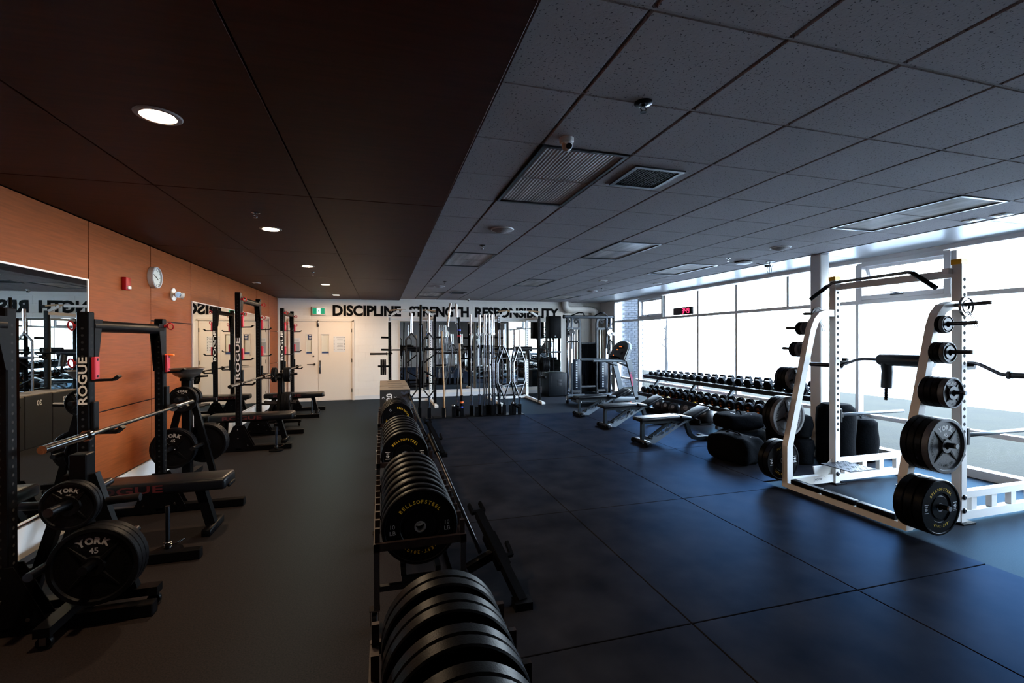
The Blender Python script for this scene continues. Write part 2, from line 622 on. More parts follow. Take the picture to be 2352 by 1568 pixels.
# back wall of painted block
wb = struct('wall_back', MB().box(((XL + XR) / 2, YB + 0.1025, HC / 2 + 0.05), (XR - XL + 0.3, 0.2, HC + 0.2)), 'mortar')
BW, BH = 0.405, 0.203
blk = None
nx = int((XR - XL) / BW) + 2
for j in range(14):
    z = 0.10 + BH * j
    if z + BH > HC + 0.09:
        continue
    for i in range(nx):
        x = XL + BW * i - (BW / 2 if j % 2 else 0)
        c = x + BW / 2
        if c < XL + 0.02 or c > XR - 0.05:
            continue
        if -2.28 < c < -0.72 and z < 2.05:
            continue
        if 0.75 < c < 5.15 and 0.45 < z < 1.95:
            continue
        if blk is None:
            blk = MB().rbox((0, 0, 0), (BW - 0.004, 0.03, BH - 0.004), 0.0015, 1, sm=False).build('block', 'block_paint', wb, (c, YB + 0.012, z + BH / 2))
        else:
            inst(blk, wb, (c, YB + 0.012, z + BH / 2))
struct('baseboard_back', MB().box(((-0.72 + XR) / 2, YB - 0.01, 0.055), (XR + 0.72, 0.022, 0.11)), 'base_white')

# wall behind the camera and the solid end of the window wall
struct('wall_front', MB().box(((XL + XR) / 2, YF - 0.06, HC / 2), (XR - XL + 0.4, 0.12, HC + 0.1)), 'front_paint')
struct('wall_right', MB().box((XR + 0.09, (YF + 1.40) / 2, HC / 2), (0.2, 1.40 - YF, HC + 0.1)).box((XR + 0.09, (12.63 + YB) / 2, HC / 2), (0.2, YB - 12.56 + 0.1, HC + 0.1)), 'block_paint')

# window wall
mat('pane_edge', (0.2, 0.3, 0.3), 0.3)
WY = [12.56, 11.21, 10.0, 8.74, 7.59, 6.38, 5.17, 3.96, 2.70, 1.45]
HD, TR, RL = 2.775, 2.195, 0.53
low_cut = [12.56, 11.21, 8.74, 7.59, 5.17, 2.70, 1.45]
wn = 0
def pane(w, a, b, z0, z1, x=XR + 0.02):
    MB().box((x, (a + b) / 2, (z0 + z1) / 2), (0.008, abs(a - b), z1 - z0)).build('pane', 'glass', w)
for a, b in zip(WY, WY[1:]):
    wn += 1
    w = tag(bpy.data.objects.new('window_%d' % wn, None), kind='structure')
    COL.objects.link(w)
    MB().box((XR + 0.02, a, (HD + TR) / 2), (0.098, 0.05, HD - TR - 0.054)).build('mullion', 'alu', w)
    MB().box((XR + 0.02, (a + b) / 2, (HD + HC) / 2 + 0.01), (0.12, a - b, HC - HD + 0.02)).build('header', 'alu', w)
    MB().box((XR + 0.02, (a + b) / 2, TR), (0.10, a - b, 0.055)).build('transom', 'alu', w)
    MB().box((XR + 0.02, (a + b) / 2, RL), (0.09, a - b, 0.055)).build('rail', 'alu', w)
    MB().box((XR + 0.0, (a + b) / 2, 0.05), (0.14, a - b, 0.10)).build('sill', 'alu', w)
    if b < 1.5:
        MB().box((XR + 0.02, b, HC / 2), (0.10, 0.06, HC)).build('mullion', 'alu', w)
    if a in (11.21, 5.17):
        # opening light: inner frame fixed, sash swung out at its foot
        tilt = 0.30 if a == 5.17 else 0.0
        for zz in (TR + 0.06, HD - 0.035):
            MB().box((XR + 0.0, (a + b) / 2, zz), (0.12, a - b - 0.194, 0.06)).build('inner_frame', 'alu', w)
        for yy in (a - 0.06, b + 0.06):
            MB().box((XR + 0.0, yy, (TR + HD) / 2), (0.122, 0.07, HD - TR - 0.03)).build('inner_frame', 'alu', w)
        h = HD - TR - 0.15
        sa = MB()
        ly = a - b - 0.22
        for zz in (-0.02, -h + 0.02):
            sa.box((0, 0, zz), (0.04, ly, 0.04))
        for yy in (-ly / 2, ly / 2):
            sa.box((0, yy, -h / 2), (0.04, 0.04, h))
        so = sa.build('sash', 'alu', w, (XR + 0.05, (a + b) / 2, HD - 0.06))
        so.rotation_euler.y = -tilt
        gp = MB().box((0, 0, -h / 2), (0.008, ly, h)).build('pane', 'glass', so)
        MB().rbox((XR - 0.07, (a + b) / 2 + 0.03, TR + 0.075), (0.03, 0.16, 0.02), 0.006, 1).tube([(XR - 0.085, (a + b) / 2 - 0.02, TR + 0.08), (XR - 0.10, (a + b) / 2 + 0.09, TR + 0.11)], 0.008, 6).build('crank_handle', 'silver_paint', w)
    else:
        pane(w, a, b, TR, HD)
    if a in low_cut:
        e = low_cut[low_cut.index(a) + 1]
        MB().box((XR + 0.02, a, TR / 2 - 0.015), (0.097, 0.05, TR - 0.026)).build('mullion', 'alu', w)
        pane(w, a, e, RL, TR)
        pane(w, a, e, 0.1, RL)

# white column by the windows
cw = struct('column', MB().rbox((5.93, 5.02, HC / 2), (0.165, 0.165, HC), 0.02, 2), 'col_white')

# corner duct and boxing
struct('trim_1', MB().tube([(5.55, YB - 0.14, 2.84), (5.55, YB - 0.14, 2.72), (5.57, YB - 0.14, 2.66), (5.62, YB - 0.14, 2.62), (5.70, YB - 0.14, 2.60),
     (6.42, YB - 0.14, 2.60), (6.50, YB - 0.14, 2.585), (6.555, YB - 0.14, 2.53), (6.57, YB - 0.14, 2.46), (6.57, YB - 0.14, 0.0)], 0.105, 20)
     .lathe([(0.112, -0.02), (0.112, 0.02)], (5.72, YB - 0.14, 2.60), (1, 0, 0), 20).lathe([(0.112, -0.02), (0.112, 0.02)], (6.40, YB - 0.14, 2.60), (1, 0, 0), 20), 'block_paint')

# outside: lawn, pale forecourt, brick pier, sapling
struct('ground_1', MB().box((10.6, 8, -0.16), (7.3, 60, 0.2)), 'grass_ground')
struct('ground_2', MB().box((44.2, 8, -0.18), (60, 120, 0.2)), 'pale_ground')
pier = thing('brick_pier', 'pale brick pier standing outside beyond the far end window', 'pillar', (8.75, 14.95, -0.06))
MB().box((0, 0, 2.4), (0.56, 0.24, 4.8)).build('core', 'pier_mortar', pier)
bk = None
for k in range(58):
    z = 0.04 + 0.081 * k
    for q in range(3):
        x = -0.24 + 0.24 * q + (0.06 if k % 2 else -0.06)
        if bk is None:
            bk = MB().box((0, 0, 0), (0.228, 0.11, 0.071)).build('brick', 'outside_brick', pier, (x, -0.16, z))
        else:
            inst(bk, pier, (x, -0.16 - (0.006 if (k * 7 + q) % 3 == 0 else 0), z))
tr = thing('sapling', 'bare young tree outside the second window', 'tree', (10.15, 14.8, -0.06))
tm = MB().tube([(0, 0, 0), (0.03, 0, 0.8), (0.0, 0, 1.5), (0.03, 0, 2.2), (0.02, 0, 3.0)], [0.065, 0.06, 0.045, 0.03, 0.012], 8)
tm.build('trunk', 'bark', tr)
bm_ = MB()
for h, a, l, u in [(1.9, 2.8, 0.5, 0.7), (2.0, 0.2, 0.45, 0.55), (2.2, 3.4, 0.35, 0.6), (2.3, 5.6, 0.4, 0.5), (2.6, 1.4, 0.3, 0.5), (2.8, 2.9, 0.25, 0.4), (3.1, 0.1, 0.2, 0.35)]:
    h *= 0.74
    l *= 0.75
    u *= 0.8
    dx, dy = math.cos(a) * l, math.sin(a) * l
    bm_.tube([(0.012, 0, h), (dx * 0.6, dy * 0.6, h + u * 0.35), (dx, dy, h + u)], [0.022, 0.014, 0.006], 6)
bm_.build('branches', 'bark', tr)
# ------------------------------------------------------------------ ceiling fittings
mat('lamp_glow', (1, 0.9, 0.8), 0.5, emit=(1.0, 0.72, 0.46), estr=LAMP)
mat('lens', (0.66, 0.63, 0.63), 0.25, spec=0.8, trans=0.0, noise=(1.3, 0.4, (7, 0.5, 1)))
mat('tube_white', (0.8, 0.78, 0.76), 0.4)
mat('can_trim', (0.20, 0.18, 0.17), 0.45)

# recessed downlights in the timber ceiling
dl = thing('downlight', 'lit round downlight in the dark timber ceiling, nearest and largest of the row', 'lamp', (-1.07, 2.71, HW), 0, 'downlights in the timber ceiling')
MB().lathe([(0.072, -0.004), (0.078, -0.007), (0.098, -0.006), (0.104, 0.0)], n=36).build('trim_ring', 'can_trim', dl)
MB().lathe([(0.0, -0.0035), (0.074, -0.0035)], n=36).build('lens', 'lamp_glow', dl)
for y, l in ((5.16, 'lit round downlight in the dark timber ceiling, second of the row from the front'), (7.59, 'lit round downlight in the timber ceiling, middle of the row of five'),
             (9.98, 'lit round downlight in the timber ceiling, second from the back wall'), (12.22, 'lit round downlight in the timber ceiling, closest to the back wall and exit sign')):
    dup(dl, (-1.07, y, HW), label=l)

# recessed troffers
tdesc = {(1, 0): 'large recessed light panel with ribbed lens, unlit, nearest to the camera', (1, 6): 'ribbed light panel by the timber ceiling edge, second from the camera',
         (1, 15): 'recessed light panel by the timber ceiling edge next to the back wall', (4, 4): 'ribbed light panel in mid ceiling, right of the nearest round speaker',
         (4, 10): 'recessed light panel in mid ceiling toward the back wall letters', (7, 0): 'recessed light panel nearest the windows above the white cage',
         (7, 6): 'recessed light panel near the windows, left of the hanging cable', (7, 15): 'recessed light panel near the windows by the corner duct'}
tr0 = None
for (c, r), lab in tdesc.items():
    cx, cy = (xs[c] + xs[c + 1]) / 2, y0 + GY * (r + 1)
    if tr0 is None:
        tr0 = thing('recessed_light', lab, 'light', (cx, cy, HC), 0, 'recessed light panels in the tile ceiling')
        w, l = GX - 0.02, 2 * GY - 0.02
        fr = MB()
        for sx in (-1, 1):
            fr.box((sx * (w / 2 - 0.012), 0, 0.0), (0.024, l, 0.014))
        for sy in (-1, 1):
            fr.box((0, sy * (l / 2 - 0.012), 0.0), (w, 0.024, 0.014))
        fr.build('frame', 'silver_paint', tr0)
        le = MB()
        n = 44
        ww = w - 0.048
        vs, fs = [], []
        for i in range(n + 1):
            x = -ww / 2 + ww * i / n
            z = 0.006 + (0.0022 if i % 2 else 0.0)
            vs += [(x, -l / 2 + 0.024, z), (x, l / 2 - 0.024, z)]
        for i in range(n):
            fs.append((2 * i, 2 * i + 1, 2 * i + 3, 2 * i + 2))
        le.add(vs, fs)
        le.build('ribbed_lens', 'lens', tr0)
        MB().box((0, 0, 0.06), (w, l, 0.06)).build('housing', 'grey_paint', tr0)
    else:
        dup(tr0, (cx, cy, HC), label=lab)

# air grilles
def grille(loc, s, lab):
    g = thing('air_grille', lab, 'vent', loc, 0, 'air grilles in the tile ceiling')
    m = MB()
    for sx in (-1, 1):
        m.box((sx * s * 0.5, 0, -0.004), (0.03, s + 0.03, 0.014)).box((0, sx * s * 0.5, -0.004), (s - 0.03, 0.03, 0.014))
    m.build('frame', 'silver_paint', g)
    MB().box((0, 0, 0.004), (s, s, 0.008)).build('backing', 'gap_dark', g)
    e = MB()
    for k in range(15):
        q = -s / 2 + s * (k + 0.5) / 15
        e.box((q, 0, -0.003), (0.005, s - 0.03, 0.008)).box((0, q, -0.003), (s - 0.03, 0.005, 0.008))
    e.build('egg_crate', 'black_plastic', g)
grille((1.86, 2.95, HC), 0.36, 'square egg-crate air grille beside the nearest ribbed light panel')
grille((1.85, 11.4, HC), 0.36, 'small air grille in the ceiling near the back wall letters')

# round ceiling speakers
sp = thing('ceiling_speaker', 'round conical white speaker between the two nearest light panels', 'speaker', (1.25, 4.74, HC), 0, 'round speakers in the tile ceiling')
MB().lathe([(0.125, 0.0), (0.122, -0.008), (0.108, -0.010)], n=28).build('rim', 'white_plastic', sp)
MB().lathe([(0.108, -0.010), (0.05, -0.034), (0.02, -0.042), (0, -0.043)], n=28).build('cone', 'tile_white', sp)
for x, y, l in ((1.24, 10.1, 'round conical white speaker close to the far left light panel'), (4.95, 4.74, 'round conical white speaker left of the column top'),
                (4.94, 10.19, 'round conical white speaker near the far window corner')):
    dup(sp, (x, y, HC), label=l)
# hanging disc with loose cable
hs = thing('loose_speaker', 'round ceiling speaker hanging tilted out of its hole beside a loose cable', 'speaker', (5.30, 5.74, HC))
MB().lathe([(0.12, 0.0), (0.12, -0.02), (0.10, -0.035), (0, -0.045)], n=28).build('cone', 'white_plastic', hs)
MB().lathe([(0.118, -0.001), (0.128, -0.008), (0.128, -0.014), (0.118, -0.02)], n=28).build('rim', 'black_plastic', hs)
cb = thing('dangling_cable', 'black cable bundle with a connector dangling from the ceiling left of the column', 'cable', (5.66, 5.62, HC))
lp = [(0.045 * math.cos(a), 0, -0.13 + 0.05 * math.sin(a)) for a in [2 * PI * k / 14 for k in range(15)]]
MB().tube([(-0.20, 0.05, -0.03), (-0.12, 0.03, -0.05), (-0.05, 0, -0.07), (0, 0, -0.08)], 0.005, 6).tube([(0, 0, 0), (0.01, 0, -0.05), (0.0, 0, -0.18)], 0.004, 6).tube(lp, 0.004, 6).tube([(0.1, 0.02, -0.05), (0.03, 0, -0.09), (-0.02, 0.0, -0.07), (0.03, 0, 0)], 0.004, 6).build('wire', 'black_plastic', cb)
MB().rbox((-0.03, 0, -0.075), (0.10, 0.03, 0.03), 0.006, 1).build('connector', 'black_plastic', cb)
MB().lathe([(0, 0), (0.06, 0), (0.06, -0.012), (0, -0.012)], p=(0.03, 0, 0), n=18).build('ceiling_plate', 'white_plastic', cb)

# sprinklers
def sprinkler(x, y, z, lab, m='chrome', k=1.0):
    g = thing('sprinkler', lab, 'sprinkler', (x, y, z), 0, 'sprinkler heads')
    MB().lathe([(0.0, 0.0), (0.036 * k, 0.0), (0.036 * k, -0.004), (0.018 * k, -0.010), (0.012, -0.010)], n=20).build('escutcheon', m, g)
    MB().cyl((0, 0, 0), (0, 0, -0.022), 0.009, 10).tube([(0.008, 0, -0.02), (0.016, 0, -0.03), (0.004, 0, -0.045)], 0.003, 6).tube([(-0.008, 0, -0.02), (-0.016, 0, -0.03), (-0.004, 0, -0.045)], 0.003, 6).build('body', m, g)
    MB().lathe([(0, -0.045), (0.016, -0.045), (0.016, -0.048), (0, -0.048)], n=14).build('deflector', m, g)
sprinkler(1.26, 2.02, HC, 'dark sprinkler head in the nearest ceiling tiles', 'dark_steel', 1.25)
sprinkler(1.22, 5.6, HC, 'sprinkler head ahead of the second ribbed light panel')
sprinkler(1.24, 9.25, HC, 'sprinkler head toward the back, left of the far round speaker')
sprinkler(4.87, 5.57, HC, 'sprinkler head left of the hanging loose speaker')
sprinkler(4.9, 9.6, HC, 'tiny sprinkler head near the far windows')
sprinkler(-1.06, 4.53, HW, 'sprinkler head in front of the second downlight', 'chrome')
sprinkler(-1.08, 8.25, HW, 'sprinkler head just behind the middle downlight', 'chrome')
sprinkler(-1.12, 11.75, HW, 'sprinkler head in front of the last downlight', 'chrome')

# dome cameras, detector, small square sensors
def dome(x, y, lab, loc_z=HC):
    g = thing('security_camera', lab, 'camera', (x, y, loc_z), 0, 'white ceiling cameras')
    MB().lathe([(0, 0), (0.042, 0), (0.042, -0.022), (0.036, -0.03), (0, -0.03)], n=20).build('base', 'white_plastic', g)
    MB().ball((0, -0.006, -0.045), 0.032, 16).build('eyeball', 'white_plastic', g)
    MB().cyl((0.0, -0.03, -0.055), (0.0, -0.042, -0.06), 0.017, 12).build('lens', 'black_plastic', g)
dome(1.05, 2.50, 'white eyeball camera under the tile just ahead of the nearest light panel')
dome(2.42, 13.0, 'white eyeball camera above the back wall letters')
g = thing('smoke_detector', 'small cream detector box on the ceiling tiles toward the windows', 'detector', (4.24, 8.26, HC))
MB().rbox((0, 0, -0.014), (0.16, 0.09, 0.028), 0.008, 2).build('housing', 'white_plastic', g)
MB().box((0, 0, -0.029), (0.08, 0.04, 0.003)).build('vent_slots', 'grey_paint', g)
for x, y, z, l in ((5.66, 3.13, HC, 'square white ceiling plate near the windows, left of a matching pair'), (5.69, 2.93, HC, 'square white ceiling plate near the windows, right of a matching pair'),
                   (5.58, 8.42, HC, 'small square white ceiling plate near the far windows'), (-2.33, 10.0, HW, 'small white plate on the timber ceiling above the middle squat rack')):
    g = thing('ceiling_plate', l, 'plate', (x, y, z), 0, 'small square plates on the ceiling')
    MB().rbox((0, 0, -0.005), (0.13, 0.13, 0.01), 0.003, 1).build('frame', 'white_plastic', g)
    MB().box((0, 0, -0.011), (0.055, 0.055, 0.003)).build('sensor', 'grey_paint', g)

# ------------------------------------------------------------------ left wall fittings and mirrors
def wall_mirror(lab, u0, u1, z0, z1, side, seam=None):
    """framed mirror on the left ('x') or back ('y') wall; u runs along the wall"""
    g = thing('wall_mirror', lab, 'mirror', (XL + 0.004, (u0 + u1) / 2, z0) if side == 'x' else ((u0 + u1) / 2, YB - 0.008, z0))
    W, Hh = u1 - u0, z1 - z0
    def bx(cu, cz, du, dz, d, off=0.0):
        return ((off, cu, cz), (d, du, dz)) if side == 'x' else ((cu, -off, cz), (du, d, dz))
    n = len(seam) + 1 if seam else 1
    ed = [-W / 2] + ([s - (u0 + u1) / 2 for s in seam] if seam else []) + [W / 2]
    for a, b in zip(ed, ed[1:]):
        MB().box(*bx((a + b) / 2, Hh / 2, b - a - 0.002, Hh, 0.006, 0.006)).build('mirror_pane', 'mirror', g)
    m = MB()
    for q in (0.0, Hh):
        m.box(*bx(0, q, W + 0.02, 0.014, 0.016, 0.006))
    for q in (-W / 2, W / 2):
        m.box(*bx(q, Hh / 2, 0.014, Hh, 0.016, 0.006))
    m.build('edge_trim', 'alu', g)
wall_mirror('tall wall mirror at the left edge behind the nearest squat rack', 2.83, 5.20, 0.28, 2.23, 'x', [4.02])
wall_mirror('long wall mirror on the timber wall behind the middle squat rack', 7.67, 12.43, 0.26, 2.225, 'x', [8.86, 10.05, 11.24])
wall_mirror('long wall mirror on the back wall behind the vertical bars', 0.52, 5.45, 0.20, 2.21, 'y', [1.75, 2.98, 4.21])

g = thing('fire_alarm', 'small red fire alarm strobe on the timber wall', 'alarm', (XL, 5.85, 2.27))
MB().rbox((0.022, 0, 0), (0.044, 0.09, 0.135), 0.006, 2).build('housing', 'red_paint', g)
MB().rbox((0.05, 0, -0.040), (0.02, 0.06, 0.035), 0.006, 2).build('strobe_lens', 'white_plastic', g)

mat('clock_face', (0.62, 0.64, 0.58), 0.5)
g = thing('wall_clock', 'round silver wall clock with a pale face on the timber wall', 'clock', (XL, 6.49, 2.42))
MB().lathe([(0.128, 0), (0.128, 0.05), (0.122, 0.060), (0.114, 0.058), (0.112, 0.04)], ax=(1, 0, 0), n=36).build('rim', 'clock_rim', g)
MB().lathe([(0, 0.040), (0.113, 0.040)], ax=(1, 0, 0), n=36).build('face', 'clock_face', g)
FX = Matrix(((0, 0, 1, 0), (1, 0, 0, 0), (0, 1, 0, 0), (0, 0, 0, 1)))     # local xy -> world yz, normal +x
tk = MB()
for k in range(12):
    tk.box((0, 0.092, 0.0), (0.005, 0.014, 0.002), T(0.0415, 0, 0) @ FX @ RZ(k * PI / 6))
tk.build('ticks', 'print_black', g)
hd = MB().box((0, 0.024, 0), (0.008, 0.062, 0.002), T(0.043, 0, 0) @ FX @ RZ(rad(-114.5)))
hd.box((0, 0.035, 0), (0.006, 0.09, 0.002), T(0.0455, 0, 0) @ FX @ RZ(rad(66)))
hd.build('hands', 'print_black', g)

g = thing('emergency_light', 'white twin-head emergency light on the timber wall', 'light', (XL, 7.06, 2.27))
MB().lathe([(0, 0), (0.085, 0), (0.085, 0.012), (0.075, 0.018), (0, 0.018)], ax=(1, 0, 0), n=28).build('back_plate', 'white_plastic', g)
for sy, a in ((-1, -0.5), (1, 0.7)):
    h = MB().tube([(0.015, sy * 0.02, 0), (0.05, sy * 0.035, 0)], 0.012, 8)
    d = Vector((0.75, sy * 0.66, -0.15)).normalized()
    h.lathe([(0, 0), (0.024, 0), (0.040, 0.04), (0.042, 0.06), (0.036, 0.062)], (0.045, sy * 0.04, 0), d, 18)
    o = h.build('lamp_head', 'white_plastic', g)
    MB().lathe([(0, 0.055), (0.036, 0.055)], (0.045, sy * 0.04, 0), d, 18).build('lens', 'chrome', o)

# ------------------------------------------------------------------ back wall: doors, sign, letters
FY = Matrix(((1, 0, 0, 0), (0, 0, -1, 0), (0, 1, 0, 0), (0, 0, 0, 1)))     # local xy -> world xz, normal -y
d1 = tag(bpy.data.objects.new('door_1', None), kind='structure')
COL.objects.link(d1)
d1.location = (0, YB, 0)
fm = MB().box((-1.545, -0.012, 2.205), (1.66, 0.07, 0.06)).box((-2.355, -0.012, 1.10), (0.06, 0.07, 2.2)).box((-0.735, -0.012, 1.10), (0.06, 0.07, 2.2))
fm.build('door_frame', 'door_frame', d1)
def leaf(xa, xb, va, vb, left):
    m = MB()
    z0, z1, wz0, wz1 = 0.012, 2.165, 1.29, 1.83
    for a, b, c, d in ((xa, va, z0, z1), (vb, xb, z0, z1), (va, vb, z0, wz0), (va, vb, wz1, z1)):
        m.box(((a + b) / 2, 0.0, (c + d) / 2), (b - a, 0.045, d - c))
    o = m.build('door_leaf', 'door_paint', d1)
    w = MB()
    for q in (va, vb):
        w.box((q, -0.024, (wz0 + wz1) / 2), (0.022, 0.012, wz1 - wz0 + 0.02))
    for q in (wz0, wz1):
        w.box(((va + vb) / 2, -0.024, q), (vb - va, 0.012, 0.022))
    w.build('window_bead', 'door_frame', o)
    MB().box(((va + vb) / 2, 0.005, (wz0 + wz1) / 2), (vb - va, 0.008, wz1 - wz0)).build('window_pane', 'glass', o)
    MB().box(((va + vb) / 2, 0.035, (wz0 + wz1) / 2), (vb - va + 0.04, 0.01, wz1 - wz0 + 0.04)).build('room_beyond', 'door_paint', o)
    MB().box(((va + vb) / 2, -0.002, wz0 + 0.035), (vb - va - 0.02, 0.004, 0.05)).build('blue_strip', 'print_navy', o)
    hx = xa if left else xb
    for z in (0.27, 1.10, 1.93):
        MB().box((hx, -0.026, z), (0.022, 0.016, 0.10)).build('hinge', 'steel', o)
    return o
la = leaf(-2.32, -1.645, -1.95, -1.79, True)
lb = leaf(-1.635, -0.775, -1.56, -1.36, False)
MB().box((-1.845, -0.004, 1.755), (0.11, 0.004, 0.15)).build('blue_sticker', 'print_navy', la)
MB().box((-1.845, -0.0065, 1.79), (0.055, 0.001, 0.02)).box((-1.845, -0.0065, 1.735), (0.06, 0.001, 0.014)).box((-1.845, -0.0065, 1.71), (0.05, 0.001, 0.012)).build('sticker_print', 'print_white', la)
MB().lathe([(0, 0), (0.026, 0), (0.026, 0.018), (0, 0.02)], (-1.735, -0.022, 1.01), (0, -1, 0), 16).tube([(-1.735, -0.05, 1.01), (-1.76, -0.055, 1.01), (-1.92, -0.05, 1.008)], [0.010, 0.009, 0.006], 8).tube([(-1.735, -0.02, 1.01), (-1.735, -0.055, 1.01)], 0.009, 8).build('lever_handle', 'steel', la)
MB().lathe([(0, 0), (0.022, 0), (0.022, 0.014), (0.012, 0.02), (0, 0.02)], (-1.76, -0.022, 1.23), (0, -1, 0), 14).build('deadbolt', 'steel', la)
MB().tube([(-1.60, -0.022, 1.09), (-1.60, -0.06, 1.08), (-1.60, -0.06, 0.78), (-1.60, -0.022, 0.77)], 0.012, 8).box((-1.60, -0.024, 0.93), (0.05, 0.004, 0.36)).build('pull_handle', 'steel', lb)
MB().rbox((-1.645, -0.04, 2.11), (0.045, 0.035, 0.17), 0.006, 1).build('top_bolt', 'chrome', d1)

def notice(x, z, w, h, lab, dense):
    g = thing('paper_notice', lab, 'notice', (x, YB - 0.0245, z))
    MB().box((0, 0, 0), (w, 0.002, h)).build('sheet', 'paper', g)
    m = MB()
    random.seed(int(x * 100))
    if dense:
        m.box((0, -0.0015, -0.04), (w * 0.86, 0.001, h * 0.70))
        for k in range(2):
            m.box((0, -0.0015, h * 0.42 - 0.035 * k), (w * 0.7, 0.001, 0.012))
    else:
        for k in range(9):
            m.box((0.02, -0.0015, h * 0.40 - h * 0.095 * k), (w * (0.4 + 0.25 * random.random()), 0.001, 0.006))
            for sx in (-1, 1):
                m.box((sx * w * 0.44, -0.0015, h * 0.42 - h * 0.095 * k), (0.016, 0.001, 0.016))
    m.build('print', 'print_grey' if dense else 'print_black', g)
notice(-1.10, 1.555, 0.30, 0.43, 'white printed notice with black side marks on the right door leaf', False)
notice(-2.215, 1.515, 0.26, 0.42, 'white notice with a grey text block on the left door leaf', True)

mat('exit_green', (0.0, 0.22, 0.12), 0.5, emit=(0.0, 0.42, 0.22), estr=0.35)
mat('exit_white', (0.8, 0.85, 0.82), 0.5, emit=(0.8, 0.95, 0.9), estr=0.8)
g = thing('exit_sign', 'lit green running man exit sign on the back wall above the doors', 'sign', (-1.62, YB, 2.455))
MB().rbox((0, -0.03, 0), (0.36, 0.06, 0.235), 0.006, 1).build('housing', 'door_frame', g)
MB().box((-0.10, -0.062, 0), (0.105, 0.004, 0.165)).box((0.10, -0.062, 0), (0.105, 0.004, 0.165)).build('green_panels', 'exit_green', g)
MB().box((0.0, -0.062, 0), (0.095, 0.004, 0.165)).build('white_panel', 'exit_white', g)
rm = MB().lathe([(0, 0), (0.011, 0)], (0.012, -0.0645, 0.05), (0, -1, 0), 12)
for p, q, w in (((0.008, 0.036), (-0.004, 0.0), 0.018), ((0.006, 0.03), (0.03, 0.012), 0.009), ((0.004, 0.03), (-0.024, 0.018), 0.009), ((-0.004, 0.002), (0.018, -0.02), 0.011), ((0.018, -0.02), (0.012, -0.05), 0.010), ((-0.004, 0.002), (-0.016, -0.026), 0.011), ((-0.016, -0.026), (-0.036, -0.036), 0.010)):
    rm.bar((p[0], -0.0645, p[1]), (q[0], -0.0645, q[1]), w, 0.001, up=(0, 1, 0))
rm.build('running_figure', 'exit_green', g)

mat('letter_black', (0.004, 0.004, 0.0045), 0.6, spec=0.05)
def wall_word(word, xa, xb, z0, z1):
    g = thing('wall_lettering', 'black capital letters spelling %s on the back wall' % word, 'lettering', ((xa + xb) / 2, YB - 0.004, z0))
    vsall = text_geo(word, 0.045)[0]
    x0 = min(v[0] for v in vsall); x1 = max(v[0] for v in vsall)
    h0 = [v for v in text_geo('H', 0.045)[0]]
    k = (xb - xa) / (x1 - x0)
    hz = (z1 - z0) / (max(v[1] for v in h0) - min(v[1] for v in h0))
    yb0 = min(v[1] for v in h0)
    # letters one by one, advanced by the width of the prefix
    for i, ch in enumerate(word):
        pre = word[:i + 1]
        pv = text_geo(pre, 0.045)[0]
        right = max(v[0] for v in pv)
        gv, gf = text_geo(ch, 0.045)
        gr = max(v[0] for v in gv)
        vs = [((v[0] - gr + right - x0) * k - (xb - xa) / 2, 0, (v[1] - yb0) * hz) for v in gv]
        n = len(vs)
        mb = MB().add([(a, -0.006, c) for a, b, c in vs], gf)
        ec = {}
        for f in gf:
            for p, q in zip(f, f[1:] + f[:1]):
                e = (min(p, q), max(p, q))
                ec[e] = ec.get(e, 0) + 1
        mb.add([(a, -0.006, c) for a, b, c in vs] + [(a, 0.004, c) for a, b, c in vs], [(p, q, q + n, p + n) for (p, q), c in ec.items() if c == 1])
        mb.build('letter', 'letter_black', g)
wall_word('DISCIPLINE', -1.27, 0.56, 2.33, 2.63)
wall_word('STRENGTH', 0.79, 2.52, 2.33, 2.63)
wall_word('RESPONSIBILITY', 2.71, 5.38, 2.33, 2.63)

# digital wall clock in the window
mat('led_red', (0.8, 0.02, 0.08), 0.5, emit=(1.0, 0.03, 0.12), estr=2.2)
mat('led_back', (0.03, 0.008, 0.01), 0.25)
g = thing('digital_clock', 'black digital clock reading 3:49 in red on the window transom', 'clock', (6.74, 9.15, 2.225))
MB().rbox((0, 0, 0.085), (0.07, 0.66, 0.17), 0.006, 1).build('case', 'black_plastic', g)
FN = Matrix(((0, 0, -1, 0), (-1, 0, 0, 0), (0, 1, 0, 0), (0, 0, 0, 1)))   # local xy -> world -y,z ; normal -x
MB().box((-0.0365, 0, 0.085), (0.003, 0.60, 0.13)).build('display', 'led_back', g)
SEG = {'3': 'abgcd', '4': 'fgbc', '9': 'abcdfg'}
def digit(mb, d, cx, w=0.055, h=0.10, t=0.014):
    pos = {'a': ((0, h / 2), (w, t)), 'd': ((0, -h / 2), (w, t)), 'g': ((0, 0), (w, t)), 'f': ((-w / 2, h / 4), (t, h / 2)), 'b': ((w / 2, h / 4), (t, h / 2)), 'e': ((-w / 2, -h / 4), (t, h / 2)), 'c': ((w / 2, -h / 4), (t, h / 2))}
    for s in SEG[d]:
        (x, y), (a, b) = pos[s]
        mb.box((cx + x, y, 0), (a * 0.92, b * 0.92, 0.002), T(-0.0395, 0, 0.085) @ FN)
m = MB()
digit(m, '3', 0.04); digit(m, '4', 0.145); digit(m, '9', 0.235)
for q in (-0.022, 0.022):
    m.box((0.093, q, 0), (0.013, 0.013, 0.002), T(-0.0395, 0, 0.085) @ FN)
m.build('digits', 'led_red', g)
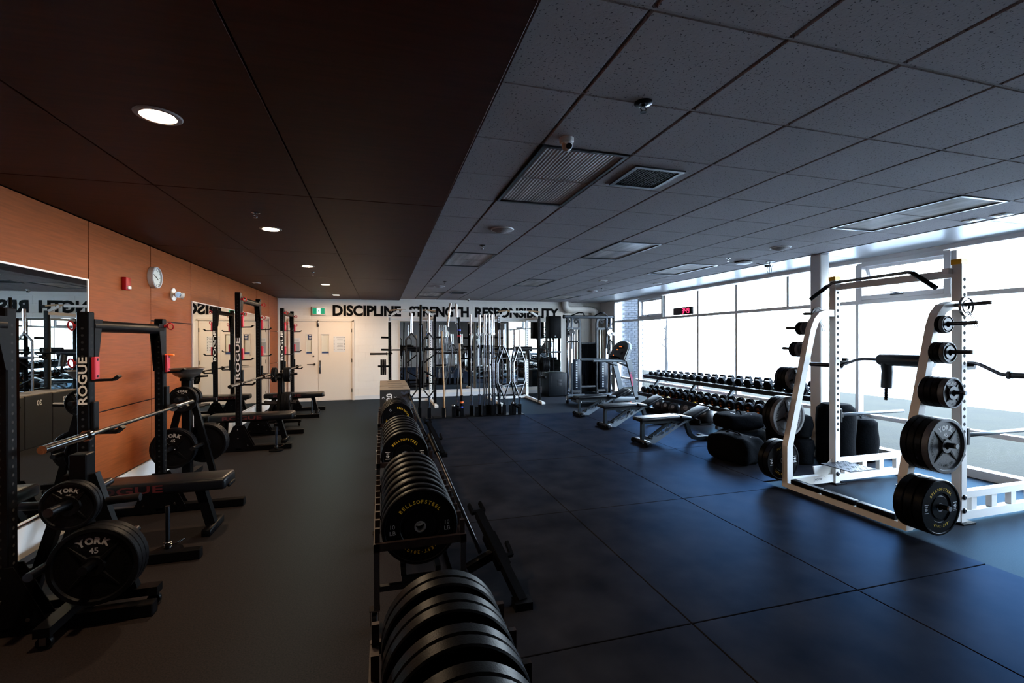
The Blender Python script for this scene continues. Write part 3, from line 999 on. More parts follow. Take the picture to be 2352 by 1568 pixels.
# ------------------------------------------------------------------ squat racks, benches, barbells along the left wall
FYm = FY
def upright(g, y, H, lab_text, num=None):
    mb = MB().rbox((0, 0, H / 2 + 0.01), (0.075, 0.075, H - 0.02), 0.006, 1, sm=False)
    u = mb.build('upright', 'black_paint', g, (0, y, 0))
    h = MB()
    z = 0.30
    while z < H - 0.08:
        h.lathe([(0, 0), (0.009, 0)], (0.0385, 0, z), (1, 0, 0), 8)
        h.lathe([(0, 0), (0.009, 0)], (0, -0.0385, z), (0, -1, 0), 8)
        z += 0.05
    tag(h.build('adjustment_holes', 'gap_dark', u), kind='stuff')
    if lab_text:
        z0, hh = lab_text
        m = MB()
        M = T(0, -0.0388, z0) @ FYm @ RZ(PI / 2)
        m.text('ROGUE', 0.054, M, 0, 0.02, width=hh)
        m.build('lettering', 'print_white', u)
    return u

def jcup(g, y, z, m='red_plastic', L=0.12):
    c = MB().rbox((0.058, y, z + 0.085), (0.028, 0.055, 0.17), 0.005, 1, sm=False).build('j_cup', m, g)
    MB().path([(0.045, y, z), (0.05 + L, y, z + 0.002), (0.085 + L, y, z + 0.03)], 0.05, 0.018).build('cup_hook', 'black_plastic', c)
    MB().box((0.0735, y, z + 0.15), (0.003, 0.016, 0.016)).box((0.0735, y, z + 0.03), (0.003, 0.016, 0.016)).build('screws', 'dark_steel', c)

def loop_pin(g, y, z, m='red_paint', sd=1):
    pts = [(sd * (0.085 + 0.022 * math.cos(a)), y + 0.012 * math.cos(a + 0.9), z + 0.031 * math.sin(a)) for a in [2 * PI * k / 14 for k in range(15)]]
    MB().tube([(sd * 0.03, y, z), (sd * 0.07, y, z)], [0.018, 0.012], 8).tube(pts, 0.006, 6).build('loop_pin', m, g)

def squat_rack(loc, s, H, lab, letter, cups, pins, gusset=0.30, sides=(1, 1), orange=None, low_cups=1.0, group='black squat racks along the timber wall'):
    g = thing('squat_rack', lab, 'squat rack', loc, 0, group)
    for q, sy in enumerate((-1, 1)):
        y = sy * s / 2
        upright(g, y, H, letter if sy < 0 else None)
        # base rail with flared gusset plates and bolts
        b = MB().rbox((0.13, y, 0.04), (1.18, 0.075, 0.075), 0.005, 1, sm=False).build('base_rail', 'black_paint', g)
        m = MB()
        for e in (-0.042, 0.036):
            m.prism([(-0.22, 0.0), (0.22, 0.0), (0.06, 0.34), (-0.06, 0.34)], 0.006, T(0, y + e + 0.006, 0.05) @ FYm)
        m.build('gusset_plate', 'black_paint', g)
        bo = MB()
        for bx_, bz in ((-0.13, 0.09), (0.13, 0.09), (0, 0.20), (0, 0.33)):
            bo.lathe([(0, 0.012), (0.012, 0.010), (0.014, 0.0)], (bx_, y - 0.042, bz), (0, -1, 0), 8)
        bo.build('bolts', 'chrome', g)
        for z in cups[q]:
            jcup(g, y, z)
        for z in pins[q]:
            loop_pin(g, y, abs(z), sd=1 if z > 0 else -1)
        if orange and orange[0] == q:
            MB().tube([(0.035, y, orange[1]), (0.06, y, orange[1])], 0.010, 8).rbox((0.085, y, orange[1]), (0.06, 0.03, 0.018), 0.006, 1).build('orange_pin', 'orange_plastic', g)
        if low_cups:
            m = MB().rbox((0.052, y, low_cups + 0.10), (0.024, 0.06, 0.24), 0.004, 1, sm=False).path([(0.045, y, low_cups), (0.19, y, low_cups - 0.004), (0.225, y, low_cups + 0.03)], 0.055, 0.024)
            m.build('bar_cup', 'black_plastic', g)
        # triangular brace under the cross bar
        m = MB().prism([(0, 0), (0.0, -gusset), (-sy * 0.02, -gusset), (-sy * 0.09, -0.03), (-sy * 0.09, 0)], 0.006, T(0.03, y - sy * 0.038, H - 0.02) @ FYm @ Matrix.Identity(4))
        m = MB()
        for xx in (-0.041, 0.035):
            m.add([(xx, y - sy * 0.03, H - 0.05), (xx, y - sy * 0.13, H - 0.05), (xx, y - sy * 0.05, H - 0.05 - gusset), (xx, y - sy * 0.03, H - 0.05 - gusset),
                   (xx + 0.006, y - sy * 0.03, H - 0.05), (xx + 0.006, y - sy * 0.13, H - 0.05), (xx + 0.006, y - sy * 0.05, H - 0.05 - gusset), (xx + 0.006, y - sy * 0.03, H - 0.05 - gusset)],
                  [(0, 1, 2, 3), (7, 6, 5, 4), (0, 4, 5, 1), (1, 5, 6, 2), (2, 6, 7, 3), (3, 7, 4, 0)])
        m.build('brace_plate', 'black_paint', g)
    MB().cyl((0, -s / 2 + 0.035, H - 0.10), (0, s / 2 - 0.035, H - 0.10), 0.045, 20).build('cross_bar', 'black_paint', g)
    MB().box((-0.43, 0, 0.04), (0.075, s - 0.076, 0.074)).build('rear_beam', 'black_paint', g)
    return g

squat_rack((-2.05, 2.70, 0), 1.17, 1.85, 'black squat rack at the left edge of the photo, only its far post in view', None, ((), ()), ((), ()), low_cups=None)
squat_rack((-2.05, 4.62, 0), 1.17, 1.87, 'nearest full black squat rack, low, with one red cup on each post', (1.375, 0.34), ((1.375,), (1.355,)), ((-1.77, -1.50), (1.80,)), 0.45, orange=(1, 1.52))
squat_rack((-2.05, 8.33, 0), 1.18, 2.38, 'tall black squat rack in the middle with two red cups on each post', (1.39, 0.62), ((1.86, 1.37), (1.85, 1.39)), ((2.28, 2.06), (2.28, 2.06)), 0.34)
squat_rack((-2.0, 11.22, 0), 1.12, 2.34, 'tall black squat rack farthest back beside the doors', (1.55, 0.62), ((1.86, 1.36), (1.86, 1.40)), ((2.24, 2.02), (2.22, 2.02)), 0.34)

def barbell(g, L=2.2, sleeve=0.42, r=0.0145, rs=0.025, m1='steel', m2='chrome', knurl=True):
    """along local y, centred"""
    h = L / 2
    MB().cyl((0, -h + sleeve, 0), (0, h - sleeve, 0), r, 12).build('shaft', m1, g)
    for sg in (-1, 1):
        MB().lathe([(0, 0), (rs, 0), (rs, sleeve), (0, sleeve)], (0, sg * (h - sleeve), 0), (0, sg, 0), 18).build('sleeve', m2, g)
        MB().lathe([(0, -0.022), (0.036, -0.022), (0.036, 0.008), (0, 0.008)], (0, sg * (h - sleeve), 0), (0, sg, 0), 18).build('collar', m2, g)
    if knurl:
        for a, b in ((-0.2, -0.06), (0.06, 0.2)):
            pass
        MB().cyl((0, -0.42, 0), (0, -0.14, 0), r + 0.0006, 12).cyl((0, 0.14, 0), (0, 0.42, 0), r + 0.0006, 12).build('knurling', 'dark_steel', g)
    return g

BG = 'barbells resting in the squat racks'
b = thing('barbell', 'chrome sleeved barbell across the nearest squat rack', 'barbell', (-1.90, 4.42, 1.025), 0, BG)
barbell(b)
dup(b, (-1.90, 7.88, 1.055), label='barbell across the tall middle squat rack', group=BG)
dup(b, (-1.86, 10.9, 1.055), label='barbell across the squat rack farthest back beside the doors', group=BG)

def rogue_bench(loc, lab):
    g = thing('flat_bench', lab, 'bench', loc, 0, 'flat benches in the squat racks')
    MB().rbox((0, 0, 0.43), (1.22, 0.30, 0.105), 0.03, 3).build('pad', 'black_vinyl', g)
    MB().box((-0.05, 0, 0.3645), (0.95, 0.07, 0.03)).build('spine', 'black_paint', g)
    t = MB().text('ROGUE', 0.062, T(-0.13, -0.1505, 0.43) @ FYm, 0, 0.02, width=0.56)
    t.build('lettering', 'print_red', g)
    MB().bar((0.38, 0, 0.36), (0.46, 0, 0.05), 0.075, 0.075, up=(0, 1, 0)).build('front_leg', 'black_paint', g)
    MB().rbox((0.47, 0, 0.03), (0.07, 0.36, 0.06), 0.006, 1).build('front_foot', 'black_paint', g)
    for sy in (-1, 1):
        MB().bar((-0.42, sy * 0.08, 0.36), (-0.48, sy * 0.24, 0.02), 0.06, 0.06, up=(0, 1, 0)).build('rear_leg', 'black_paint', g)
        MB().box((-0.48, sy * 0.24, 0.01), (0.09, 0.09, 0.02)).build('rubber_foot', 'black_rubber', g)
    MB().rbox((0.615, 0, 0.395), (0.02, 0.16, 0.03), 0.006, 1).build('handle', 'black_paint', g)
    return g
rogue_bench((-1.90, 4.62, 0), 'black flat bench with dull red lettering in the nearest squat rack')
rogue_bench((-1.99, 8.32, 0), 'black flat bench with dull red lettering in the middle squat rack')
rogue_bench((-1.87, 11.3, 0), 'black flat bench in the farthest squat rack beside the doors')

# posts with chrome clip collars standing at each rack's front foot
def band_post(x, y, lab):
    g = thing('collar_post', lab, 'post', (x, y, 0), 0, 'collar posts by the squat racks')
    MB().lathe([(0, 0), (0.10, 0), (0.10, 0.018), (0.03, 0.024), (0, 0.024)], n=20).build('base_plate', 'black_paint', g)
    MB().cyl((0, 0, 0.02), (0, 0, 0.36), 0.016, 12).build('tube', 'dark_steel', g)
    m = MB()
    for k in range(3):
        m.lathe([(0.020, 0), (0.027, 0.004), (0.027, 0.010), (0.020, 0.014)], (0, 0, 0.03 + 0.018 * k), (0, 0, 1), 14)
    m.tube([(0.026, 0, 0.05), (0.09, -0.02, 0.075), (0.13, -0.03, 0.10), (0.115, -0.045, 0.105), (0.08, -0.03, 0.08)], 0.004, 6)
    m.build('spring_collars', 'chrome', g)
band_post(-1.62, 4.22, 'short black post with chrome spring collars in front of the nearest bench')
band_post(-1.52, 7.62, 'short black post with chrome spring collars in front of the middle bench')
band_post(-1.44, 10.75, 'short black post with chrome spring collars in front of the farthest bench')
# ------------------------------------------------------------------ weight plates
def york_plate(g, R0, t, txt, big=True, m='iron', side=-1, lw='print_white', rot=0.0):
    """iron plate about local y; its lettered face looks along side*y"""
    ax = (0, side, 0)
    r = R0
    MB().lathe([(0.026, -t * 0.5), (0.026, t * 0.5), (0.055, t * 0.5), (0.060, t * 0.22), (r * 0.86, t * 0.22), (r * 0.89, t * 0.5), (r - 0.004, t * 0.5), (r, t * 0.5 - 0.004), (r, -t * 0.5 + 0.004),
                (r - 0.004, -t * 0.5), (r * 0.89, -t * 0.5), (r * 0.86, -t * 0.22), (0.060, -t * 0.22), (0.055, -t * 0.5), (0.026, -t * 0.5)], ax=ax, n=40).build('disc', m, g)
    FM = (FY if side < 0 else Matrix(((-1, 0, 0, 0), (0, 0, 1, 0), (0, 1, 0, 0), (0, 0, 0, 1))))
    F = T(0, side * (t * 0.22 + 0.001), 0) @ FM @ RZ(rot)
    if big:
        for k in range(4):
            sp_ = MB()
            a = PI / 4 + k * PI / 2
            sp_.add([(0.05, -0.016, 0), (r * 0.80, -0.004, 0), (r * 0.80, 0.004, 0), (0.05, 0.016, 0), (0.05, -0.010, t * 0.22), (r * 0.80, -0.002, t * 0.02), (r * 0.80, 0.002, t * 0.02), (0.05, 0.010, t * 0.22)],
                    [(4, 5, 6, 7), (0, 1, 5, 4), (2, 3, 7, 6), (1, 2, 6, 5)], 0, False, F @ RZ(a))
            sp_.build('spoke', 'iron', g)  # dark iron puts the shading of the facets into the spoke colour
    k = r / 0.225
    ly = MB().arctext('YORK', 0.042 * k, r * 0.655, PI / 2, -0.29, F, 0, 0.05).text(txt, 0.034 * k, F @ T(0, r * 0.40, 0), 0, 0.02)
    ly.build('lettering', lw, g)
    if big:
        rl = MB().arctext('STANDARD', 0.022 * k, r * 0.70, PI, -0.155, F @ T(0, 0, 0.001), 0, 0.01).arctext('BARBELL', 0.022 * k, r * 0.70, 0, -0.155, F @ T(0, 0, 0.001), 0, 0.01).arctext('OLYMPIC', 0.022 * k, r * 0.70, -PI / 2, -0.155, F @ T(0, 0, 0.001), 0, 0.01)
        tag(rl.build('raised_lettering', 'iron', g), kind='stuff')

def bumper(g, t, kind, side=-1, R0=0.225, rot=0.0, detail=True):
    ax = (0, side, 0)
    h = t / 2
    MB().lathe([(0.026, h * 0.75), (0.09, h * 0.75), (0.095, h * 0.62), (0.115, h * 0.62), (0.12, h * 0.85), (R0 - 0.022, h * 0.85), (R0 - 0.018, h), (R0 - 0.006, h), (R0, h - 0.006), (R0, -h + 0.006), (R0 - 0.006, -h), (R0 - 0.018, -h),
                (R0 - 0.022, -h * 0.85), (0.12, -h * 0.85), (0.115, -h * 0.62), (0.026, -h * 0.62)], ax=ax, n=48).build('disc', 'black_rubber', g)
    MB().lathe([(0.0255, -h * 0.8), (0.0255, h * 0.80), (0.034, h * 0.80), (0.034, h * 0.70)], ax=ax, n=24).build('steel_hub', 'hub_steel', g)
    if not detail:
        return
    FM = (FY if side < 0 else Matrix(((-1, 0, 0, 0), (0, 0, 1, 0), (0, 1, 0, 0), (0, 0, 0, 1))))
    F = T(0, side * (h * 0.85 + 0.0012), 0) @ FM @ RZ(rot)
    k = R0 / 0.225
    MB().arctext('BELLSOFSTEEL', 0.022 * k, 0.150 * k, PI / 2, -0.155, F, 0, 0.03).arctext('.EST.2010.', 0.020 * k, 0.150 * k, -PI / 2, -0.14, F, 0, 0.02).build('yellow_lettering', 'print_yellow', g)
    m = MB()
    if kind == '10':
        for sx in (-1, 1):
            m.text('10', 0.024, F @ T(sx * 0.160, 0.014, 0), 0, 0.0).text('LB', 0.024, F @ T(sx * 0.160, -0.022, 0), 0, 0.0)
        lm = 'print_grey'
    elif kind == '15':
        m.text('15', 0.030, F @ T(0.155, 0.018, 0) , 0, 0.0).text('LB', 0.022, F @ T(0.155, -0.022, 0), 0, 0.0).text('15', 0.030, F @ T(-0.155, 0, 0) @ RZ(PI), 0, 0.0)
        lm = 'print_grey'
    else:
        for q in (0, PI):
            G = F @ RZ(q)
            m.text('45', 0.024, G @ T(0.162, 0.004, 0), 0, 0.03).text('LBS', 0.013, G @ T(0.162, -0.020, 0), 0, 0.02)
            m.box((0.162, 0.030, 0), (0.042, 0.005, 0.0005), G).box((0.162, -0.036, 0), (0.042, 0.005, 0.0005), G)
        lm = 'print_white'
    m.build('weight_marks', lm, g)

# ------------------------------------------------------------------ plate trees between the racks
def plate_tree(loc, rz, lab, H=1.20, low=0.46, top=1.00):
    g = thing('plate_tree', lab, 'plate rack', loc, rz, 'plate trees between the squat racks')
    MB().rbox((0, 0, H / 2 + 0.06), (0.09, 0.09, H - 0.06), 0.006, 1, sm=False).build('post', 'black_paint', g)
    MB().box((0.0, 0, 0.10), (0.80, 0.075, 0.05)).box((0.0, 0.0, 0.10), (0.075, 0.72, 0.05)).build('base', 'black_paint', g)
    for sx in (-1, 1):
        MB().bar((sx * 0.05, 0, min(1.02, H - 0.1)), (sx * 0.26, 0, 0.12), 0.06, 0.05, up=(0, 1, 0)).build('slanted_leg', 'black_paint', g)
    for (px, pz) in ((0.0, top), (-0.09, low), (0.15, low)):
        for sy in (-1, 1):
            MB().cyl((px, sy * 0.02, pz), (px, sy * 0.30, pz + 0.012), 0.024, 14).lathe([(0.04, 0.0), (0.04, 0.01)], (px, sy * 0.05, pz), (0, sy, 0), 14).build('peg', 'dark_steel', g)
    for sx in (-1, 1):
        MB().cyl((sx * 0.03, 0, top - 0.04), (sx * 0.30, 0, top - 0.025), 0.024, 14).build('peg', 'dark_steel', g)
    for cx_, cy_ in ((-0.37, 0), (0.37, 0), (0, -0.33), (0, 0.33)):
        c = MB().lathe([(0, -0.014), (0.036, -0.014), (0.038, 0), (0.036, 0.014), (0, 0.014)], (cx_, cy_, 0.038), (0, 1, 0), 18).build('caster_wheel', 'black_rubber', g)
        MB().box((cx_, cy_ - 0.018, 0.055), (0.03, 0.003, 0.055)).box((cx_, cy_ + 0.018, 0.055), (0.03, 0.003, 0.055)).box((cx_, cy_, 0.082), (0.045, 0.04, 0.004)).build('caster_fork', 'chrome', c)
    return g
plate_tree((-2.15, 6.12, 0), 0, 'black plate tree with a chalk bowl on top between the near and middle racks')
plate_tree((-1.86, 9.72, 0), -PI / 2, 'black plate tree between the middle and farthest squat racks', 1.0)
plate_tree((-1.75, 3.40, 0), 0, 'black plate tree in deep shadow at the lower left', 0.95, 0.37, 0.71)

mat('bowl_steel', (0.20, 0.17, 0.15), 0.35, metal=0.8)
bw = thing('chalk_bowl', 'wide dark metal chalk bowl on top of the plate tree by the nearest rack', 'bowl', (-2.15, 6.12, 1.232))
MB().lathe([(0, 0.0), (0.06, 0.0), (0.11, 0.025), (0.145, 0.06), (0.168, 0.105), (0.176, 0.106), (0.176, 0.110), (0.164, 0.110), (0.14, 0.066), (0.105, 0.032), (0.06, 0.012), (0, 0.010)], n=36, share=True).build('bowl', 'bowl_steel', bw)
MB().rbox((0, 0, -0.017), (0.11, 0.11, 0.03), 0.004, 1).build('mount', 'black_paint', bw)

def place_york(loc, R0, t, txt, lab, grp, rz=0.0, side=-1, m='iron', lw='print_white', big=True):
    g = thing('iron_plate', lab, 'weight plate', loc, rz, grp)
    york_plate(g, R0, t, txt, big, m, side, lw)
    return g
TG = 'iron plates on the plate trees'
Z0 = 0.0
def stack(x, y0_, z, n, R0, t, txt, labs, rz=0.0, direction=-1, base=(0, 0), lw='print_grey'):  # grey print: the dimness along the left is put into the lettering
    for k in range(n):
        off = direction * (y0_ + t * (k + 0.5) + 0.002 * k)
        if rz:
            lx, ly = base[0] - math.sin(rz) * off + math.cos(rz) * x, base[1] + math.cos(rz) * off + math.sin(rz) * x
        else:
            lx, ly = base[0] + x, base[1] + off
        place_york((lx, ly, z - 0.0), R0, t, txt, labs[k], TG, rz, direction, lw=lw if k == n - 1 else 'print_grey')
tb = (-2.15, 6.12)
stack(0.0, 0.07, 1.0, 2, 0.142, 0.032, '25', ['small plate next to the post on the top near peg of the bowl tree', 'small 25 plate in front on the top near peg of the bowl tree'], base=tb)
stack(-0.09, 0.07, 0.452, 2, 0.225, 0.042, '45', ['large iron plate next to the frame on the lower near peg of the bowl tree', 'large 45 plate with letters greyed for the dimness on the lower near peg of the bowl tree'], base=tb)
stack(0.15, 0.07, 0.452, 3, 0.225, 0.042, '45', ['large iron plate nearest the frame on the far low peg of the bowl tree', 'large middle iron plate on the far low peg of the bowl tree', 'large iron plate outermost on the far low peg of the bowl tree'], base=tb, direction=1)
stack(0.0, 0.07, 1.0, 2, 0.115, 0.03, '10', ['small iron plate near the post on the top far peg of the bowl tree', 'small iron plate outermost on the top far peg of the bowl tree'], base=tb, direction=1)
t2 = (-1.86, 9.72)
stack(0.0, 0.07, 1.0, 3, 0.142, 0.034, '25', ['small plate nearest the post on the top room-side peg of the second plate tree', 'small middle plate on the top room-side peg of the second plate tree', 'small outermost plate on the top room-side peg of the second plate tree'], rz=-PI / 2, base=t2, direction=1)
stack(0.0, 0.07, 0.455, 3, 0.225, 0.045, '45', ['large plate nearest the post on the low room-side peg of the second plate tree', 'large middle plate on the low room-side peg of the second plate tree', 'large outermost plate on the low room-side peg of the second plate tree'], rz=-PI / 2, base=(t2[0], t2[1] - 0.15), direction=1)
stack(0.0, 0.07, 1.0, 2, 0.142, 0.034, '25', ['small plate nearest the post on the top wall-side peg of the second plate tree', 'small plate outermost on the top wall-side peg of the second plate tree'], rz=-PI / 2, base=t2, direction=-1)
t3 = (-1.75, 3.40)
stack(0.0, 0.07, 0.70, 2, 0.142, 0.03, '25', ['medium plate behind on the upper peg of the shadowed plate tree at lower left', 'medium 25 plate with pale letters left of the large 45 plate in shadow'], base=t3, lw='print_grey')
stack(0.15, 0.07, 0.36, 3, 0.225, 0.042, '45', ['large plate nearest the frame on the low peg of the shadowed plate tree', 'large plate in the middle on the low peg of the shadowed plate tree', 'large 45 plate with pale letters in front at the lower left corner'], base=t3, lw='print_grey')
# ------------------------------------------------------------------ row of bumper plate carts
def cart(loc, L, lab, n):
    g = thing('plate_cart', lab, 'plate rack', loc, 0, 'bumper plate carts in a row')
    W = 0.50
    for sx in (-1, 1):
        MB().box((sx * W / 2, 0, 0.47), (0.035, L, 0.05)).build('side_rail', 'rust_steel', g)
        MB().box((sx * 0.10, 0, 0.305), (0.03, L - 0.04, 0.03)).build('support_rail', 'dark_steel', g)
        for k in range(n + 1):
            y = -L / 2 + 0.03 + (L - 0.06) * k / n
            MB().box((sx * (W / 2 - 0.004), y, 0.535), (0.028, 0.022, 0.085)).build('divider', 'rust_steel', g)
        for sy in (-1, 1):
            lg = MB().box((sx * W / 2, sy * (L / 2 - 0.02), 0.29), (0.032, 0.032, 0.36)).build('leg', 'steel', g)
            MB().lathe([(0, -0.016), (0.046, -0.016), (0.05, -0.01), (0.05, 0.01), (0.046, 0.016), (0, 0.016)], (sx * W / 2 - 0.012, sy * (L / 2 - 0.03), 0.05), (1, 0, 0.0), 22).build('caster_wheel', 'black_rubber', lg)
            MB().box((sx * W / 2 - 0.034, sy * (L / 2 - 0.03), 0.075), (0.004, 0.04, 0.09)).box((sx * W / 2 + 0.010, sy * (L / 2 - 0.03), 0.075), (0.004, 0.04, 0.09)).box((sx * W / 2 - 0.012, sy * (L / 2 - 0.03), 0.118), (0.06, 0.06, 0.006)).build('caster_fork', 'chrome', lg)
    for sy in (-1, 1):
        MB().box((0, sy * (L / 2 - 0.012), 0.475), (W + 0.03, 0.024, 0.045)).build('end_bar', 'rust_steel', g)
        MB().box((0, sy * (L / 2 - 0.02), 0.235), (W, 0.03, 0.03)).build('cross_bar', 'dark_steel', g)
        MB().box((0, sy * (L / 2 - 0.02), 0.27), (0.22, 0.03, 0.03)).build('cross_bar', 'dark_steel', g)
    return g
CX = 0.222
carts = [('nearest, half out of frame at the bottom', 0.72, 1.86, [(1.00, .055, '45'), (1.06, .055, '45'), (1.17, .055, '45'), (1.23, .055, '45'), (1.35, .055, '45'), (1.41, .055, '45'), (1.53, .055, '45'), (1.59, .055, '45'), (1.70, .055, '45'), (1.76, .055, '45')], 6, 'nearest cart'),
         ('second from the camera, its front plate marked 10', 2.72, 3.86, [(2.80, .04, '10'), (2.90, .045, '10'), (3.03, .06, '45'), (3.16, .06, '45'), (3.29, .06, '45'), (3.43, .07, '45'), (3.57, .07, '45'), (3.71, .07, '45')], 8, 'second cart'),
         ('third from the camera, its front plate marked 45', 4.50, 5.74, [(4.60, .075, '45'), (4.76, .075, '45'), (4.92, .075, '45'), (5.08, .075, '45'), (5.24, .075, '45'), (5.40, .075, '45'), (5.56, .075, '45')], 7, 'third cart'),
         ('farthest back, in front of the box marked 20', 6.62, 7.72, [(6.74, .06, '15'), (6.88, .06, '15'), (7.02, .06, '15'), (7.16, .06, '15'), (7.30, .06, '15')], 6, 'farthest cart')]
MB_first = {}
for lab, ya, yb, pl, n, short in carts:
    cart((CX, (ya + yb) / 2, 0), yb - ya, 'metal plate cart on casters, ' + lab, n)
    for k, (y, t, kind) in enumerate(pl):
        where = ORD[k] + ' from the front'
        lb = 'black bumper plate %s in the %s' % (where, short)
        if k == 0 and kind == '10':
            lb = 'black bumper plate with yellow letters and 10 LB facing front of the second cart'
        if k == 0 and kind == '45' and short == 'third cart':
            lb = 'black bumper plate with yellow letters and 45 facing front of the third cart'
        if k == 0 and kind == '15':
            lb = 'black bumper plate turned sideways with 15 LB facing front of the farthest cart'
        g = thing('bumper_plate', lb, 'weight plate', (CX, y, 0.5455), 0, 'bumper plates in the ' + short)
        rot = -0.9 if kind == '15' else (0.0 if k == 0 else 0.7 * k)
        bumper(g, t, kind, -1, 0.225, rot, detail=(k == 0 or (short == 'nearest cart')))

# plyometric boxes behind the carts
mat('plyo_black', (0.010, 0.010, 0.011), 0.6)
mat('plyo_edge', (0.20, 0.16, 0.12), 0.6, noise=(9, 0.3, (1, 12, 1)))
mat('print_slate', (0.03, 0.035, 0.06), 0.5)
def plyo(y, H, lab, top):
    W, D = 0.51, 0.60
    g = thing('plyo_box', lab, 'box', (0.235, y, 0), 0, 'black plyo boxes behind the carts')
    MB().rbox((0, 0, H / 2), (W, D, H), 0.006, 1, sm=False).build('shell', 'plyo_black', g)
    MB().rbox((0, 0, H + 0.006), (W - 0.004, D - 0.004, 0.013), 0.004, 1, sm=False).build('top_board', 'plyo_edge', g)
    MB().box((0.02, 0.05, H + 0.0135), (0.26, 0.03, 0.002)).build('hand_slot', 'gap_dark', g)
    F = T(0, -D / 2 - 0.0008, 0) @ FY
    z = H - 0.125
    m = MB().text('20', 0.10, F @ T(-0.10, z, 0) @ RZ(PI / 2), 0, 0.03)
    for sx in (-1, 1):
        m.path([(-0.10 + sx * 0.10 - 0.018, 0, z + sx * 0.012), (-0.10 + sx * 0.10, 0, z - sx * 0.012), (-0.10 + sx * 0.10 + 0.018, 0, z + sx * 0.012)], 0.0012, 0.008)
    for v in range(len(m.v)):
        x, yy, zz = m.v[v]
        if abs(yy) < 0.01:
            m.v[v] = (x, yy - D / 2 - 0.001, zz)
    for q, (uy, s_) in enumerate(((-0.12, 1), (0.14, 1))):
        pass
    m.build('size_mark', 'print_white', g)
    cv = MB()
    for k in range(3):
        cv.path([(0.10, -D / 2 - 0.001, z + 0.09 - 0.075 * k), (0.15, -D / 2 - 0.001, z + 0.05 - 0.075 * k), (0.20, -D / 2 - 0.001, z + 0.09 - 0.075 * k)], 0.0012, 0.032)
    tag(cv.build('chevrons', 'print_slate', g), kind='stuff')
    GX_ = Matrix(((0, 0, -1, 0), (-1, 0, 0, 0), (0, 1, 0, 0), (0, 0, 0, 1)))
    MB().text('30', 0.085, T(-W / 2 - 0.001, 0, z) @ GX_, 0, 0.03).build('side_mark', 'print_white', g)
plyo(8.46, 0.80, 'black plyo box with 20 on its front, right behind the farthest cart', 0)
plyo(9.08, 0.81, 'second black plyo box, behind the one marked 20', 0)
plyo(9.70, 0.80, 'third black plyo box, last of the row behind the carts', 0)

# bar jacks beside the carts
def bar_jack(loc, lab):
    g = thing('bar_jack', lab, 'bar jack', loc, 0, 'black bar jacks leaning beside the carts')
    A, B = Vector((0.0, 0, 0.045)), Vector((-0.15, 0.60, 0.40))
    d = (B - A).normalized()
    sd = Vector((0.95, 0.25, 0)).normalized()
    up = d.cross(sd).normalized()
    def P(t, s=0, u=0):
        return A + (B - A) * t + sd * s + up * u
    MB().bar(P(0.0), P(0.98), 0.055, 0.055, up=up).bar(P(0.36, 0.0, 0.01), P(0.72, 0, 0.01), 0.085, 0.06, up=up).build('main_bar', 'black_paint', g)
    for t, nm in ((0.98, 'end_fork'), (0.45, 'side_fork')):
        s0 = 0.0 if t > 0.9 else 0.055
        m = MB()
        if t > 0.9:
            m.path([P(t + 0.13, -0.045), P(t + 0.02, -0.045), P(t + 0.02, 0.045), P(t + 0.13, 0.045)], 0.03, 0.018, up=up)
        else:
            m.path([P(t, 0.02), P(t, 0.085), P(t + 0.14, 0.095)], 0.03, 0.022, up=up)
        m.build(nm, 'black_paint', g)
    m = MB().box((0, 0, 0.03), (0.11, 0.09, 0.06))
    m.build('foot', 'black_rubber', g)
    MB().bar(P(0.52), P(0.52) + Vector((-0.20, 0.02, -0.10)), 0.06, 0.05, up=(0, 0, 1)).build('base_arm', 'black_paint', g)
    h0 = P(0.56, -0.12, 0.0)
    h1 = Vector((-0.385, 1.75, 0.745))
    MB().cyl(h0, h1, 0.0145, 12).build('handle', 'dark_steel', g)
    MB().cyl(h0 + (h1 - h0) * 0.80, h1, 0.025, 14).build('grip', 'black_rubber', g)
    bo = MB()
    for t in (0.60, 0.66):
        bo.ball(P(t, 0.046, 0.02), 0.011, 8)
    bo.build('bolts', 'chrome', g)
    return g
j = bar_jack((0.83, 2.70, 0), 'black bar jack with two forks on the mats right of the second cart')
dup(j, (0.84, 6.50, 0), label='black bar jack with two forks right of the farthest cart')
# ------------------------------------------------------------------ vertical bar stand in front of the back wall
YH = 9.80
def holder(x, tubes, w, lab):
    g = thing('bar_holder', lab, 'bar holder', (x, YH, 0.012 if x < 4 else 0), 0, 'floor stands for vertical bars')
    MB().box((0, 0, 0.004), (w, 0.30, 0.008)).build('base_plate', 'black_paint', g)
    for tx, ty, h in tubes:
        m = MB()
        for a, b in ((-1, 0), (1, 0)):
            m.box((tx + a * 0.032, ty, h / 2 + 0.008), (0.005, 0.069, h))
            m.box((tx, ty + a * 0.032, h / 2 + 0.008), (0.060, 0.005, h))
        m.build('tube', 'black_paint', g)
HT = 0.22
holder(0.62, [(0, 0.05, HT), (0.16, 0.05, HT)], 0.36, 'black bar stand at far left of the bar row, half behind the plyo boxes')
holder(0.97, [(0, -0.05, HT)], 0.14, 'single black bar stand under a bar with ladder frame')
holder(1.40, [(-0.13, -0.05, 0.20), (-0.10, 0.06, HT), (0.08, -0.08, HT), (0.26, -0.05, 0.24), (0.18, 0.07, HT)], 0.66, 'black bar stand holding the wooden staff and cambered bars')
holder(1.93, [(-0.045, 0.04, HT), (0.05, -0.08, 0.20)], 0.30, 'black bar stand at the middle holding a lone straight bar')
holder(2.20, [(-0.13, 0.05, HT), (-0.05, -0.06, HT), (0.02, 0.06, HT), (0.09, 0.05, HT), (0.14, -0.06, HT), (0.20, 0.05, HT)], 0.44, 'black bar stand holding the cluster of straight bars')
